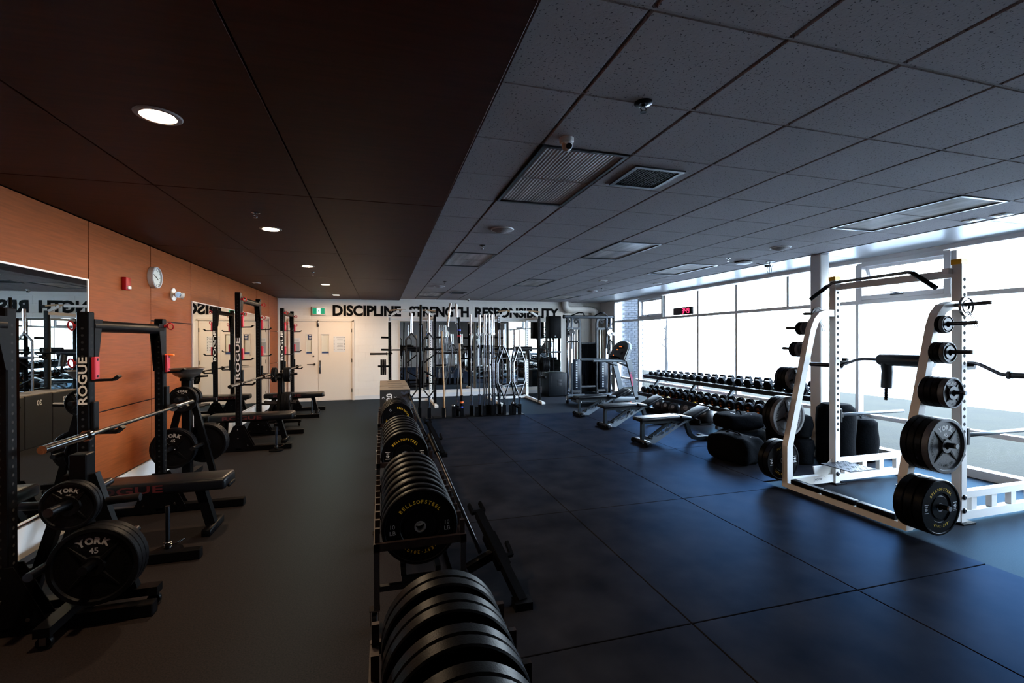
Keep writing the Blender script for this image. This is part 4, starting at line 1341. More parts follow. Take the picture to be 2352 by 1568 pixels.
holder(2.75, [(-0.23, 0.06, HT), (-0.15, -0.06, HT), (0.0, -0.04, 0.20), (0.08, -0.05, 0.18), (0.12, 0.07, HT), (0.20, -0.06, HT)], 0.58, 'black bar stand at right holding the hexagonal trap bars')

def stand(o, x, y, z, lab, grp, tilt=0.0, rz=0.0):
    o.location = (x, y, z)
    o.rotation_euler = (PI / 2, tilt, rz)
    o['label'] = lab
    o['group'] = grp
SB = 'straight barbells standing in the floor stands'
ZB = 0.024 + 1.09
sb = thing('barbell', 'x', 'barbell')
barbell(sb, 2.18)
stand(sb, 1.885, YH + 0.04, ZB, 'lone straight chrome barbell standing left of the cluster of barbells', SB, -0.006)
lab_ = ['straight barbell leftmost of the dense standing cluster', 'straight barbell second from the left in the dense cluster', 'straight barbell third from the left in the dense cluster',
        'straight barbell third from the right in the dense cluster', 'straight barbell second from the right in the dense cluster', 'straight barbell rightmost of the dense standing cluster']
for k, (dx, dy) in enumerate([(-0.13, 0.05), (-0.05, -0.06), (0.02, 0.06), (0.09, 0.05), (0.14, -0.06), (0.20, 0.05)]):
    o = dup(sb, (0, 0, 0))
    stand(o, 2.20 + dx, YH + dy, ZB + (0.012 if k % 2 else 0), lab_[k], SB, 0.004 - 0.003 * k)

# bars with ladder frames
def swiss(lab, x, y):
    g = thing('multi_grip_bar', lab, 'barbell', (x, y, 0.024), 0, 'multi-grip bars standing in the floor stands')
    w, z0, z1 = 0.105, 0.50, 1.72
    MB().path([(0, 0, z1 + 0.06), (-w, 0, z1 - 0.08), (-w, 0, z0 + 0.08), (0, 0, z0 - 0.06), (w, 0, z0 + 0.08), (w, 0, z1 - 0.08), (0, 0, z1 + 0.06)], 0.026, 0.026, up=(0, 1, 0)).build('frame', 'steel', g)
    for a, b in ((1.45, 1.45), (1.15, 1.32), (0.98, 0.86), (0.72, 0.72)):
        MB().cyl((-w, 0, a), (w, 0, b), 0.014, 8).build('grip', 'black_rubber', g)
    for sg, zz in ((1, z1 + 0.06), (-1, z0 - 0.06)):
        MB().cyl((0, 0, zz), (0, 0, zz + sg * 0.41), 0.025, 16).lathe([(0, 0), (0.036, 0), (0.036, 0.02), (0, 0.02)], (0, 0, zz), (0, 0, sg), 16).build('sleeve', 'chrome', g)
    return g
swiss('multi-grip bar with ladder frame standing just right of the plyo boxes', 0.62, YH + 0.05)
swiss('multi-grip bar with ladder frame standing second from the left', 0.97, YH - 0.05)
g = thing('axle_bar', 'plain thick black axle bar standing between the two ladder frame bars', 'barbell', (0.78, YH + 0.05, 0.024))
MB().tube([(0, 0, 0), (0.035, 0.0, 2.38)], 0.026, 14).build('shaft', 'black_paint', g)
MB().lathe([(0, 0), (0.036, 0), (0.036, 0.02), (0, 0.02)], (0.004, 0, 0.40), (0, 0, 1), 14).lathe([(0, 0), (0.036, 0), (0.036, 0.02), (0, 0.02)], (0.03, 0, 1.95), (0, 0, 1), 14).build('collars', 'black_paint', g)
g = thing('wooden_staff', 'plain brown wooden staff standing in a black holder', 'staff', (1.30, YH - 0.05, 0.024))
MB().tube([(0, 0, 0), (-0.055, 0.02, 1.82)], 0.017, 12).build('shaft', 'oak_dowel', g)
MB().tube([(0, 0, 0), (-0.002, 0.001, 0.012)], 0.018, 12).build('end_cap', 'black_rubber', g)

def bent_bar(lab, loc, pts, s0, s1):
    g = thing('cambered_bar', lab, 'barbell', loc, 0, 'bent bars standing in the floor stands')
    MB().tube(pts, 0.0145, 10).build('shaft', 'dark_steel', g)
    for (p, q) in (s0, s1):
        p, q = Vector(p), Vector(q)
        MB().cyl(p, q, 0.025, 16).lathe([(0, 0), (0.036, 0), (0.036, 0.02), (0, 0.02)], p, q - p, 16).build('sleeve', 'chrome', g)
bent_bar('cambered bar bowed to the right, standing behind the wooden staff', (1.30, YH + 0.06, 0.024),
         [(0, 0, 0.40), (0.04, 0, 0.75), (0.14, 0, 1.05), (0.17, 0, 1.35), (0.15, 0, 1.60), (0.08, 0, 1.92)], ((0, 0, 0.40), (-0.01, 0, 0.0)), ((0.08, 0, 1.92), (0.145, 0, 2.42)))
bent_bar('tall bent bar with dark shaft standing behind the bamboo bar', (1.58, YH + 0.07, 0.024),
         [(0, 0, 0.42), (0.03, 0, 0.9), (0.05, 0, 1.2), (0.02, 0, 1.6), (0, 0, 1.98)], ((0, 0, 0.42), (0, 0, 0)), ((0, 0, 1.98), (-0.01, 0, 2.42)))
g = thing('bamboo_bar', 'brown bamboo bar with black ends and red and blue collars', 'barbell', (1.66, YH - 0.05, 0.024))
MB().tube([(0, 0, 0.42), (-0.02, 0, 0.9), (-0.045, 0.0, 1.6)], [0.022, 0.02, 0.022], 12).build('bamboo_shaft', 'wood_light', g)
MB().tube([(0, 0, 0.0), (0, 0, 0.45)], 0.030, 12).build('lower_end', 'black_rubber', g)
MB().tube([(-0.044, 0, 1.56), (-0.06, 0, 2.12)], [0.026, 0.034], 12).build('upper_end', 'black_rubber', g)
for z, m, x in ((0.30, 'orange_plastic', 0), (0.20, 'blue_plastic', 0), (1.84, 'blue_plastic', -0.053), (1.72, 'red_plastic', -0.049)):
    MB().lathe([(0.030, -0.018), (0.042, -0.016), (0.042, 0.016), (0.030, 0.018)], (x, 0, z), (0, 0, 1), 16).build('collar', m, g)

def trap(lab, x, y, yaw):
    g = thing('trap_bar', lab, 'barbell', (x, y, 0.024), yaw, 'hexagonal trap bars standing in the floor stand')
    w, z0, z1 = 0.27, 0.36, 1.50
    MB().path([(0, 0, z1), (-w, 0, z1 - 0.36), (-w, 0, z0 + 0.36), (0, 0, z0), (w, 0, z0 + 0.36), (w, 0, z1 - 0.36), (0, 0, z1)], 0.028, 0.028, up=(0, 1, 0)).build('hexagon_frame', 'steel', g)
    for zz in (z1 - 0.27, z0 + 0.27):
        MB().cyl((-w + 0.06, 0, zz), (w - 0.06, 0, zz), 0.014, 8).build('handle', 'dark_steel', g)
    for sg, zz in ((1, z1 - 0.01), (-1, z0 + 0.01)):
        MB().cyl((0, 0, zz), (0, 0, zz + sg * 0.36), 0.025, 16).lathe([(0, 0), (0.036, 0), (0.036, 0.02), (0, 0.02)], (0, 0, zz), (0, 0, sg), 16).build('sleeve', 'chrome', g)
trap('hexagonal trap bar behind, on the left of the right-hand stand', 2.52, YH + 0.06, 1.05)
trap('hexagonal trap bar in front, on the left of the right-hand stand', 2.60, YH - 0.06, 0.80)
trap('hexagonal trap bar behind, on the right of the right-hand stand', 2.87, YH + 0.07, 1.05)
trap('hexagonal trap bar in front, on the right of the right-hand stand', 2.95, YH - 0.06, 0.80)
for x, l in ((1.48, 'short black tube with chrome end slanting out of the stand by the bamboo bar'), (2.79, 'short black tube with chrome end slanting beside the trap bars')):
    g = thing('landmine_tube', l, 'attachment', (x, YH - 0.05, 0.024 + 0.20), 0, 'slanting landmine tubes')
    MB().cyl((0, 0, 0.02), (0.155, -0.04, -0.07), 0.03, 14).build('tube', 'black_paint', g)
    MB().ball((0, 0, 0.03), 0.038, 14).build('chrome_knuckle', 'chrome', g)

# ------------------------------------------------------------------ two power racks at the back wall
def power_rack(loc, lab, num, W=1.09):
    g = thing('power_rack', lab, 'power rack', loc, 0, 'tall racks at the back wall')
    D, H = 1.05, 2.28
    for sx in (-1, 1):
        for sy in (-1, 1):
            u = MB().rbox((sx * W / 2, sy * D / 2, H / 2), (0.07, 0.07, H), 0.006, 1, sm=False).build('upright', 'black_paint' if sy < 0 else 'white_paint', g)
            h = MB()
            for k in range(28):
                h.lathe([(0, 0), (0.012, 0)], (sx * W / 2, sy * D / 2 - 0.0355, 0.35 + 0.065 * k), (0, -1, 0), 8)
            tag(h.build('adjustment_holes', 'gap_dark', u), kind='stuff')
        MB().box((sx * W / 2, 0, 0.04), (0.06, D + 0.55, 0.06)).build('base_rail', 'white_paint', g)
        MB().box((sx * W / 2, -D / 2 - 0.29, 0.03), (0.09, 0.10, 0.05)).build('foot', 'white_paint', g)
        MB().box((sx * W / 2, 0, H - 0.05), (0.06, D - 0.07, 0.06)).build('top_rail', 'white_paint', g)
        MB().path([(sx * W / 2, -D / 2, H - 0.14), (sx * (W / 2 - 0.02), -D / 2, H - 0.02), (sx * (W / 2 - 0.22), -D / 2, H + 0.10)], 0.05, 0.05, up=(0, 1, 0)).build('angled_arm', 'white_paint', g)
        MB().tube([(sx * 0.16, -D / 2, H + 0.115), (sx * 0.40, -D / 2, H + 0.12), (sx * (W / 2 + 0.02), -D / 2, H + 0.10)], 0.017, 10).build('wooden_grip', 'wood_light', g)
        MB().cyl((sx * (W / 2 + 0.035), -D / 2, 1.72), (sx * (W / 2 + 0.20), -D / 2, 1.725), 0.024, 12).build('plate_peg', 'black_paint', g)
        MB().cyl((sx * (W / 2 + 0.035), -D / 2, 1.42), (sx * (W / 2 + 0.20), -D / 2, 1.425), 0.024, 12).build('plate_peg', 'black_paint', g)
        MB().cyl((sx * (W / 2 + 0.035), -D / 2, 1.02), (sx * (W / 2 + 0.28), -D / 2, 1.025), 0.024, 12).build('plate_peg', 'black_paint', g)
        MB().rbox((sx * W / 2, -D / 2 - 0.06, 1.40), (0.075, 0.05, 0.22), 0.006, 1).path([(sx * W / 2, -D / 2 - 0.05, 1.33), (sx * W / 2, -D / 2 - 0.16, 1.33), (sx * W / 2, -D / 2 - 0.18, 1.38)], 0.06, 0.03, up=(1, 0, 0)).build('bar_cup', 'black_plastic', g)
        MB().rbox((sx * W / 2, -D / 2 - 0.25, 0.70), (0.06, 0.42, 0.06), 0.006, 1).build('spotter_arm', 'black_paint', g)
    MB().box((0, -D / 2, H + 0.10), (0.50, 0.05, 0.05)).build('top_bar', 'white_paint', g)
    for z in (H - 0.05, 0.04):
        MB().box((0, D / 2, z), (W - 0.07, 0.06, 0.06)).build('rear_bar', 'white_paint', g)
    p = MB().box((-W / 2, -D / 2 - 0.038, H - 0.11), (0.075, 0.006, 0.15)).build('number_plate', 'paper', g)
    MB().text(num, 0.085, T(-W / 2, -D / 2 - 0.042, H - 0.11) @ FY, 0, 0.01).build('number', 'print_black', p)
    MB().tube([(-W / 2 + 0.1, D / 2 - 0.1, 0.42), (W / 2 - 0.1, D / 2 - 0.1, 0.42)], 0.03, 10).build('lat_roller', 'black_rubber', g)
    return g
power_rack((0.755, 12.13, 0), 'tall power rack numbered 1, black posts, left of the vertical bars', '1')
power_rack((3.45, 11.93, 0), 'tall power rack numbered 2, black posts, right behind the trap bars', '2')

def safety_bar(loc, lab, rz=0.0, L=2.1, grp='padded squat bars in the racks'):
    g = thing('padded_bar', lab, 'barbell', loc, rz, grp)
    h = L / 2
    MB().tube([(-h + 0.40, 0, -0.09), (-h + 0.52, 0, -0.085), (-0.62, 0, -0.01), (-0.52, 0, 0.0), (0.52, 0, 0), (0.62, 0, -0.01), (h - 0.52, 0, -0.085), (h - 0.40, 0, -0.09)], 0.017, 10).build('shaft', 'black_paint', g)
    for sg in (-1, 1):
        MB().cyl((sg * (h - 0.40), 0, -0.09), (sg * h, 0, -0.09), 0.025, 16).lathe([(0, 0), (0.036, 0), (0.036, 0.025), (0, 0.025)], (sg * (h - 0.40), 0, -0.09), (sg, 0, 0), 16).build('sleeve', 'steel', g)
        MB().tube([(sg * 0.14, 0, -0.02), (sg * 0.15, -0.04, -0.17), (sg * 0.15, -0.06, -0.27)], [0.06, 0.055, 0.055], 14).build('handle_pad', 'black_vinyl', g)
        hd_ = MB().tube([(sg * 0.15, -0.06, -0.27), (sg * 0.15, -0.08, -0.40)], 0.017, 10)
        for k in range(6):
            hd_.lathe([(0.017, -0.007), (0.022, 0), (0.017, 0.007)], (sg * 0.15, -0.063 - 0.0035 * k, -0.29 - 0.018 * k), (0, 0, 1), 10)
        hd_.build('handle_grip', 'black_rubber', g)
    MB().tube([(-0.24, 0, 0), (0.24, 0, 0)], 0.065, 18).build('neck_pad', 'black_vinyl', g)
    return g
safety_bar((0.80, 11.47, 1.42), 'padded squat bar with a long sleeve on the left rack')
safety_bar((3.50, 11.27, 1.42), 'padded squat bar on the right rack behind the trap bars')
for k in range(3):
    g = place_york((0.01 + 0.045 * k, 11.605, 1.0), 0.19, 0.042, '35', 'dark plate %s on the left peg of the rack numbered 1' % ('outermost', 'in the middle', 'nearest the post')[k], 'plates on the pegs of the back racks', -PI / 2, -1)
for k in range(4):
    g = place_york((4.07 + 0.045 * k, 11.405, 1.0), 0.19, 0.042, '35', 'dark plate %s on the right peg of the rack numbered 2' % ('nearest the post', 'second from the post', 'third from the post', 'outermost')[k], 'plates on the pegs of the back racks', PI / 2, -1)

# ------------------------------------------------------------------ loudspeaker, subwoofer
g = thing('loudspeaker', 'black loudspeaker on a pole above the subwoofer in front of the mirror', 'speaker', (4.92, 12.75, 0))
MB().rbox((0, 0, 2.02), (0.38, 0.30, 0.66), 0.02, 2).build('cabinet', 'black_plastic', g)
MB().rbox((0, -0.152, 2.02), (0.34, 0.01, 0.62), 0.003, 1).build('grille', 'black_matte', g)
MB().cyl((0, 0, 0.72), (0, 0, 1.69), 0.018, 12).lathe([(0, 0), (0.035, 0), (0.035, 0.06), (0, 0.06)], (0, 0, 1.64), (0, 0, 1), 14).build('pole', 'black_paint', g)
MB().rbox((0.0, -0.157, 1.76), (0.05, 0.003, 0.02), 0.001, 1).build('badge', 'print_grey', g)
mat('sub_black', (0.004, 0.0052, 0.007), 0.42, spec=0.12, bump=(140, 0.1))
g = thing('subwoofer', 'large black subwoofer cabinet on the floor under the loudspeaker', 'speaker', (4.93, 12.75, 0))
MB().rbox((0, 0, 0.355), (0.58, 0.62, 0.68), 0.015, 2).build('cabinet', 'sub_black', g)
for sx in (-1, 1):
    MB().rbox((sx * 0.2, -0.312, 0.34), (0.01, 0.008, 0.56), 0.003, 1).build('grille_rib', 'black_plastic', g)
MB().rbox((0.05, -0.3125, 0.46), (0.13, 0.006, 0.075), 0.002, 1).rbox((0.05, -0.3125, 0.36), (0.13, 0.006, 0.075), 0.002, 1).build('port_recess', 'gap_dark', g)
MB().rbox((0, 0, 0.70), (0.40, 0.30, 0.014), 0.004, 1).build('top_plate', 'black_plastic', g)
for sx in (-1, 1):
    for sy in (-1, 1):
        MB().lathe([(0, 0), (0.02, 0), (0.02, 0.02), (0, 0.02)], (sx * 0.24, sy * 0.26, 0), (0, 0, 1), 10).build('rubber_foot', 'black_rubber', g)
# ------------------------------------------------------------------ dumbbell rack along the windows
g = thing('dumbbell_rack', 'long two shelf dumbbell rack with silver posts in front of the windows', 'rack', (0, 7.75, 0))
for y in (9.55, 8.23, 7.16, 6.0):
    yy = y - 7.75
    MB().path([(6.02, yy, 0.03), (6.10, yy, 0.18), (6.08, yy, 0.34), (6.30, yy, 0.62), (6.47, yy, 0.84)], 0.07, 0.045, up=(0, 1, 0)).build('post', 'silver_paint', g)
    MB().box((6.30, yy, 0.02), (0.62, 0.07, 0.04)).build('foot', 'silver_paint', g)
for x, z, y0_, y1_ in ((6.0, 0.405, 9.62, 5.48), (6.38, 0.775, 10.0, 5.42)):
    M = T(x, (y0_ + y1_) / 2 - 7.75, z) @ Matrix.Rotation(-0.16, 4, 'Y')
    for dx in (-0.12, 0.12):
        MB().box((dx, 0, 0), (0.05, y0_ - y1_, 0.045), M).box((dx + (0.035 if dx > 0 else -0.035), 0, 0.0), (0.012, y0_ - y1_, 0.075), M).build('shelf_rail', 'grey_paint', g)
    for e in (-1, 1):
        MB().box((0, e * (y0_ - y1_) / 2, 0.0), (0.32, 0.02, 0.09), M).build('end_plate', 'silver_paint', g)

def dumbbell(first, loc, k, lab, grp, tier):
    if first is None:
        g = thing('dumbbell', lab, 'dumbbell', loc, 0, grp)
    return g
def make_db(loc, s, lab, grp, hexed, n):
    """axis along x, heads of radius s"""
    g = thing('dumbbell', lab, 'dumbbell', loc, 0, grp)
    g.rotation_euler = (0, -0.16, 0)
    w = 0.040 + s * 0.55
    for sx in (-1, 1):
        p = (sx * 0.065, 0, 0)
        prof = [(0, 0), (s * 0.72, 0), (s, s * 0.22), (s, w - s * 0.24), (s * 0.76, w), (s * 0.74, w), (s * 0.70, w - 0.006), (0, w - 0.006)]
        m = MB().lathe(prof, p, (sx, 0, 0), 6 if hexed else 12)
        m.s = [False] * len(m.s)
        o = m.build('head', 'black_rubber', g)
        if sx < 0 and not hexed:
            F = T(-0.065 - w + 0.0045, 0, 0) @ FN
            MB().text(str(n), s * 0.42, F @ T(0, s * 0.12, 0), 0, 0.02).build('weight_number', 'print_brown', o)
            MB().lathe([(0, 0), (s * 0.26, 0)], M=F @ T(0, -s * 0.42, 0.0003) @ Matrix.Diagonal((1, 0.5, 1, 1)), n=14).build('orange_badge', 'print_orange', o)
    MB().tube([(-0.07, 0, 0), (-0.03, 0, 0), (0, 0, 0), (0.03, 0, 0), (0.07, 0, 0)], [0.014, 0.016, 0.018, 0.016, 0.014], 10).build('handle', 'chrome', g)
    return g
mat('print_brown', (0.20, 0.065, 0.012), 0.5)
NM = 19
for k in range(NM):
    y = 9.46 - 0.2135 * k
    s = 0.076 + 0.0013 * k
    make_db((6.005, y, 0.428 + s * 1.02), s, 'black dumbbell with orange badge, %s from the left end of the lower shelf' % ORD[k], 'dumbbells on the lower shelf', False, 25 + 5 * k)
NT = 20
for k in range(NT):
    y = 9.76 - 0.219 * k
    s = 0.056 + 0.0023 * k
    make_db((6.385, y, 0.798 + s * 1.0), s, 'black hex dumbbell, %s from the left end of the upper shelf' % ORD[k], 'hex dumbbells on the upper shelf', True, 0)

# balls on the floor under the rack
mat('ball_maroon', (0.20, 0.012, 0.035), 0.35)
mat('ball_blue', (0.02, 0.16, 0.42), 0.4)
mat('ball_yellow', (0.62, 0.38, 0.02), 0.4)
mat('ball_green', (0.05, 0.35, 0.03), 0.5)
mat('ball_black', (0.012, 0.013, 0.016), 0.4, bump=(200, 0.1))
mat('ball_white', (0.7, 0.7, 0.7), 0.4)
def ball(x, y, z, r, m, lab, patch=None):
    g = thing('exercise_ball', lab, 'ball', (x, y, z), 0, 'balls under the dumbbell rack')
    MB().ball((0, 0, 0), r, 24).build('ball', m, g)
    mm = MB()
    for a in (0.0, PI / 2):
        mm.tube([(r * 1.001 * math.sin(t) * math.cos(a), r * 1.001 * math.sin(t) * math.sin(a), r * 1.001 * math.cos(t)) for t in [PI * 2 * q / 28 for q in range(29)]], 0.0015, 4)
    tag(mm.build('seam', m, g), kind='stuff')
    if patch:
        MB().lathe([(0, r + 0.001), (r * 0.28, r * 0.962)], (0, 0, 0), (-0.75, -0.5, 0.4), 18).build('pale_print', 'print_grey', g)
    return g
tr_ = thing('ball_tray', 'low black floor tray full of balls under the dumbbell rack', 'tray', (6.06, 8.55, 0))
MB().box((0, 0, 0.03), (0.42, 2.2, 0.02)).build('tray_floor', 'black_paint', tr_)
for sx in (-1, 1):
    MB().box((sx * 0.20, 0, 0.07), (0.02, 2.2, 0.10)).build('side_lip', 'black_paint', tr_)
for y, r, x, m, lab, z in ((9.30, 0.115, 6.02, 'ball_maroon', 'shiny maroon ball, farthest left under the dumbbell rack', 0.30),
                           (9.05, 0.12, 6.16, 'ball_blue', 'blue striped ball beside the maroon ball under the rack', 0.33)):
    ball(x, y, z, r, m, lab)
st = COL.objects['exercise_ball.001']
MB().lathe([(0.1165, 0.035), (0.1215, 0.0), (0.1165, -0.035)], (0, 0, 0), (0.5, 0.2, 0.8), 24, share=True).build('yellow_band', 'ball_yellow', st)
MB().lathe([(0.098, 0.072), (0.1165, 0.035)], (0, 0, 0), (0.5, 0.2, 0.8), 24, share=True).build('white_band', 'ball_white', st)
ball(6.17, 8.62, 0.32, 0.12, 'ball_maroon', 'dull red ball half hidden between black balls under the rack')
ball(6.16, 8.42, 0.33, 0.13, 'ball_blue', 'plain blue ball on top behind the black balls under the rack')
ball(6.16, 8.05, 0.31, 0.13, 'ball_yellow', 'yellow ball on top behind the black balls under the rack')
ball(5.98, 8.95, 0.19, 0.135, 'ball_black', 'black ball at the front below the striped ball', True)
ball(5.98, 8.67, 0.19, 0.13, 'ball_black', 'black ball in front of the dull red ball', True)
ball(5.98, 8.405, 0.19, 0.13, 'ball_black', 'black ball in front of the blue ball', True)
ball(6.0, 7.98, 0.22, 0.175, 'ball_black', 'big black ball right of the yellow ball', True)
ball(6.08, 7.55, 0.19, 0.175, 'ball_black', 'big black ball on the floor right of the second post', True)
ball(6.06, 6.93, 0.185, 0.175, 'ball_black', 'big black ball on the floor behind the third post')
ball(6.32, 6.64, 0.17, 0.16, 'ball_black', 'black ball tucked behind the bags at the right of the rack')
for x, y, l, m in ((5.92, 9.62, 'bright green foam roller under the rack by the treadmill', 'ball_green'), (5.86, 9.90, 'small orange roller beside the green one by the treadmill', 'orange_plastic')):
    g = thing('foam_roller', l, 'roller', (x, y, 0.065))
    MB().lathe([(0.03, -0.13), (0.06, -0.13), (0.065, -0.12), (0.065, 0.12), (0.06, 0.13), (0.03, 0.13)], (0, 0, 0), (0, 1, 0), 18).build('foam', m, g)
    rr = MB()
    for k in range(6):
        rr.lathe([(0.065, -0.008), (0.068, 0), (0.065, 0.008)], (0, -0.10 + 0.04 * k, 0), (0, 1, 0), 18)
    tag(rr.build('ridges', m, g), kind='stuff')

# ------------------------------------------------------------------ three adjustable benches
mat('bench_grey', (0.012, 0.018, 0.024), 0.36, spec=0.3)
def adj_bench(loc, lab):
    g = thing('adjustable_bench', lab, 'bench', loc, 0, 'adjustable benches on the rubber mats')
    def pad(nm, p, q, w, t):
        p, q = Vector(p), Vector(q)
        L = (q - p).length
        M = frame((p + q) / 2, q - p, (0, 0, 1))
        return MB().rbox((0, 0, 0), (w, t, L), 0.022, 3, M).build(nm, 'black_vinyl', g)
    pad('back_pad', (-0.10, 0, 0.40), (0.60, 0, 0.415), 0.27, 0.06)
    pad('mid_pad', (0.61, 0, 0.415), (0.82, 0, 0.385), 0.27, 0.06)
    pad('seat_pad', (0.83, 0, 0.395), (1.14, 0, 0.535), 0.27, 0.06)
    MB().bar((-0.02, 0, 0.345), (0.80, 0, 0.345), 0.07, 0.05).build('back_beam', 'bench_grey', g)
    MB().bar((0.74, 0, 0.315), (1.16, 0, 0.485), 0.05, 0.05).build('seat_beam', 'bench_grey', g)
    MB().tube([(1.14, 0.06, 0.49), (1.20, 0.06, 0.50), (1.20, -0.06, 0.50), (1.14, -0.06, 0.49)], 0.010, 8).build('grab_handle', 'chrome', g)
    MB().box((0, 0, 0.19), (0.05, 0.05, 0.29)).build('rear_post', 'bench_grey', g)
    MB().rbox((0.0, 0, 0.045), (0.075, 0.40, 0.07), 0.006, 1).build('rear_foot', 'dark_steel', g)
    for sy in (-1, 1):
        MB().lathe([(0, -0.022), (0.036, -0.022), (0.04, -0.014), (0.04, 0.014), (0.036, 0.022), (0, 0.022)], (-0.035 if sy > 0 else -0.05, sy * 0.20, 0.042), (0, 1, 0) if sy > 0 else (1, 0, 0), 18).build('wheel', 'black_rubber', g)
        MB().cyl((-0.072, sy * 0.12, 0.05), (-0.036, sy * 0.12, 0.05), 0.010, 10).build('bolt', 'chrome', g)
        # toothed ladder
        teeth = []
        z = lambda x: 0.03 + 0.05 * (x / 0.3) ** 1.3 if x < 0.3 else 0.08 + (x - 0.3) * 0.52
        top = []
        for k in range(5):
            x0 = 0.16 + 0.10 * k
            top += [(x0, z(x0) + 0.055), (x0 + 0.005, z(x0) + 0.105), (x0 + 0.025, z(x0) + 0.065), (x0 + 0.06, z(x0) + 0.060)]
        pts = [(0.02, 0.015), (0.20, 0.015), (0.40, z(0.40)), (0.80, z(0.80)), (0.86, z(0.86) + 0.02), (0.80, z(0.80) + 0.055)] + list(reversed(top)) + [(0.02, 0.075)]
        MB().prism(pts, 0.006, T(0, sy * 0.05 + 0.003, 0) @ FY).build('toothed_rail', 'rail_pale', g)
    MB().bar((0.12, -0.0, 0.10), (0.50, 0, 0.33), 0.05, 0.035).build('support_strut', 'bench_grey', g)
    MB().cyl((0.115, -0.09, 0.10), (0.115, 0.09, 0.10), 0.012, 10).build('strut_pin', 'dark_steel', g)
    MB().path([(0.80, 0, 0.31), (0.83, 0, 0.20), (0.87, 0, 0.11), (0.94, 0, 0.055), (1.02, 0, 0.040), (1.24, 0, 0.040)], 0.06, 0.06, up=(0, 1, 0)).build('front_leg', 'bench_grey', g)
    MB().rbox((1.20, 0, 0.035), (0.07, 0.44, 0.06), 0.006, 1).build('front_foot', 'bench_grey', g)
    MB().cyl((0.74, -0.05, 0.33), (0.74, 0.05, 0.33), 0.016, 10).cyl((0.50, -0.05, 0.33), (0.50, 0.05, 0.33), 0.014, 10).build('pivot', 'chrome', g)
    return g
ab = adj_bench((3.93, 6.35, 0.012), 'black padded adjustable bench nearest the camera on the blue mats')
dup(ab, (4.02, 7.76, 0.012), label='black padded adjustable bench in the middle of the three')
dup(ab, (4.12, 9.13, 0.012), label='black padded adjustable bench farthest back, in front of the treadmill')

# ------------------------------------------------------------------ treadmill
mat('tread_grey', (0.052, 0.064, 0.075), 0.36, spec=0.35)
mat('tread_belt', (0.015, 0.016, 0.019), 0.5)
mat('console_black', (0.016, 0.015, 0.015), 0.35)
mat('led_orange', (0.8, 0.15, 0.02), 0.5, emit=(1.0, 0.20, 0.03), estr=1.2)
g = thing('treadmill', 'grey treadmill with black console facing the corner by the windows', 'treadmill', (4.62, 10.68, 0))
MB().rbox((0.86, 0, 0.175), (1.56, 0.50, 0.04), 0.012, 2).build('belt', 'tread_belt', g)
for sy in (-1, 1):
    MB().rbox((0.82, sy * 0.33, 0.165), (1.64, 0.16, 0.09), 0.012, 2).build('side_rail', 'tread_grey', g)
    MB().rbox((0.03, sy * 0.385, 0.095), (0.07, 0.06, 0.19), 0.01, 1).build('rear_foot', 'chrome', g)
    MB().path([(1.62, sy * 0.38, 0.10), (1.50, sy * 0.38, 0.62), (1.36, sy * 0.38, 1.14)], 0.06, 0.13, up=(0, 1, 0)).build('upright', 'tread_grey', g)
    MB().tube([(0.40, sy * 0.37, 1.13), (0.46, sy * 0.37, 1.135), (1.10, sy * 0.37, 1.12), (1.34, sy * 0.37, 1.10)], 0.032, 12).build('handrail', 'tread_grey', g)
    MB().tube([(1.05, sy * 0.36, 1.09), (1.25, sy * 0.36, 1.02), (1.44, sy * 0.36, 0.96)], [0.01, 0.03, 0.02], 10).build('lower_brace', 'black_plastic', g)
MB().box((0.83, 0, 0.105), (1.50, 0.56, 0.05)).build('deck', 'dark_steel', g)
hood = [(1.42, 0.10), (1.44, 0.20), (1.55, 0.26), (1.72, 0.30), (1.88, 0.28), (1.98, 0.20), (2.00, 0.08), (1.95, 0.03), (1.45, 0.03)]
MB().prism(hood, 0.80, T(0, 0.40, 0) @ FY).build('motor_hood', 'tread_grey', g)
MB().prism([(1.30, 0.24), (1.62, 0.36), (1.66, 0.33), (1.36, 0.20)], 0.44, T(0, 0.22, 0) @ FY).build('belt_cover', 'black_plastic', g)
cpts = [(x * 1.32, y * 1.12) for x, y in ((-0.31, 0.0), (-0.30, 0.28), (-0.22, 0.40), (-0.10, 0.455), (0.10, 0.455), (0.22, 0.40), (0.30, 0.28), (0.31, 0.0))]
CM = T(1.24, 0, 1.14) @ Matrix(((0, 0.42, -0.907, 0), (-1, 0, 0, 0), (0, 0.907, 0.42, 0), (0, 0, 0, 1)))
MB().prism(cpts, 0.03, CM).build('console', 'console_black', g)
MB().prism([(x * 1.04, y * 1.03 - 0.004) for x, y in cpts], 0.075, CM @ T(0, 0, -0.076)).build('console_back', 'tread_grey', g)
def con(nm, m, items, z=0.0315):
    mb = MB()
    for x, y, w, h in items:
        mb.box((x, y, z), (w, h, 0.002), CM)
    mb.build(nm, m, g)
con('display', 'led_back', [(0.0, 0.33, 0.34, 0.09)])
con('lit_segments', 'led_orange', [(-0.05, 0.345, 0.03, 0.012), (0.03, 0.345, 0.09, 0.012), (-0.10, 0.26, 0.07, 0.02), (-0.20, 0.10, 0.05, 0.02)], 0.033)
con('buttons', 'grey_paint', [(0.0, 0.19, 0.012, 0.012), (0.03, 0.19, 0.012, 0.012), (0.06, 0.19, 0.012, 0.012), (0.13, 0.06, 0.14, 0.05)])
con('phone_rest', 'black_plastic', [(0.20, 0.17, 0.11, 0.08), (-0.06, 0.06, 0.14, 0.035)], 0.036)
MB().tube([(1.30, 0.22, 1.13), (1.18, 0.20, 1.20), (1.10, 0.10, 1.22), (1.10, -0.10, 1.22), (1.18, -0.20, 1.20), (1.30, -0.22, 1.13)], 0.022, 10).build('front_grip', 'black_rubber', g)
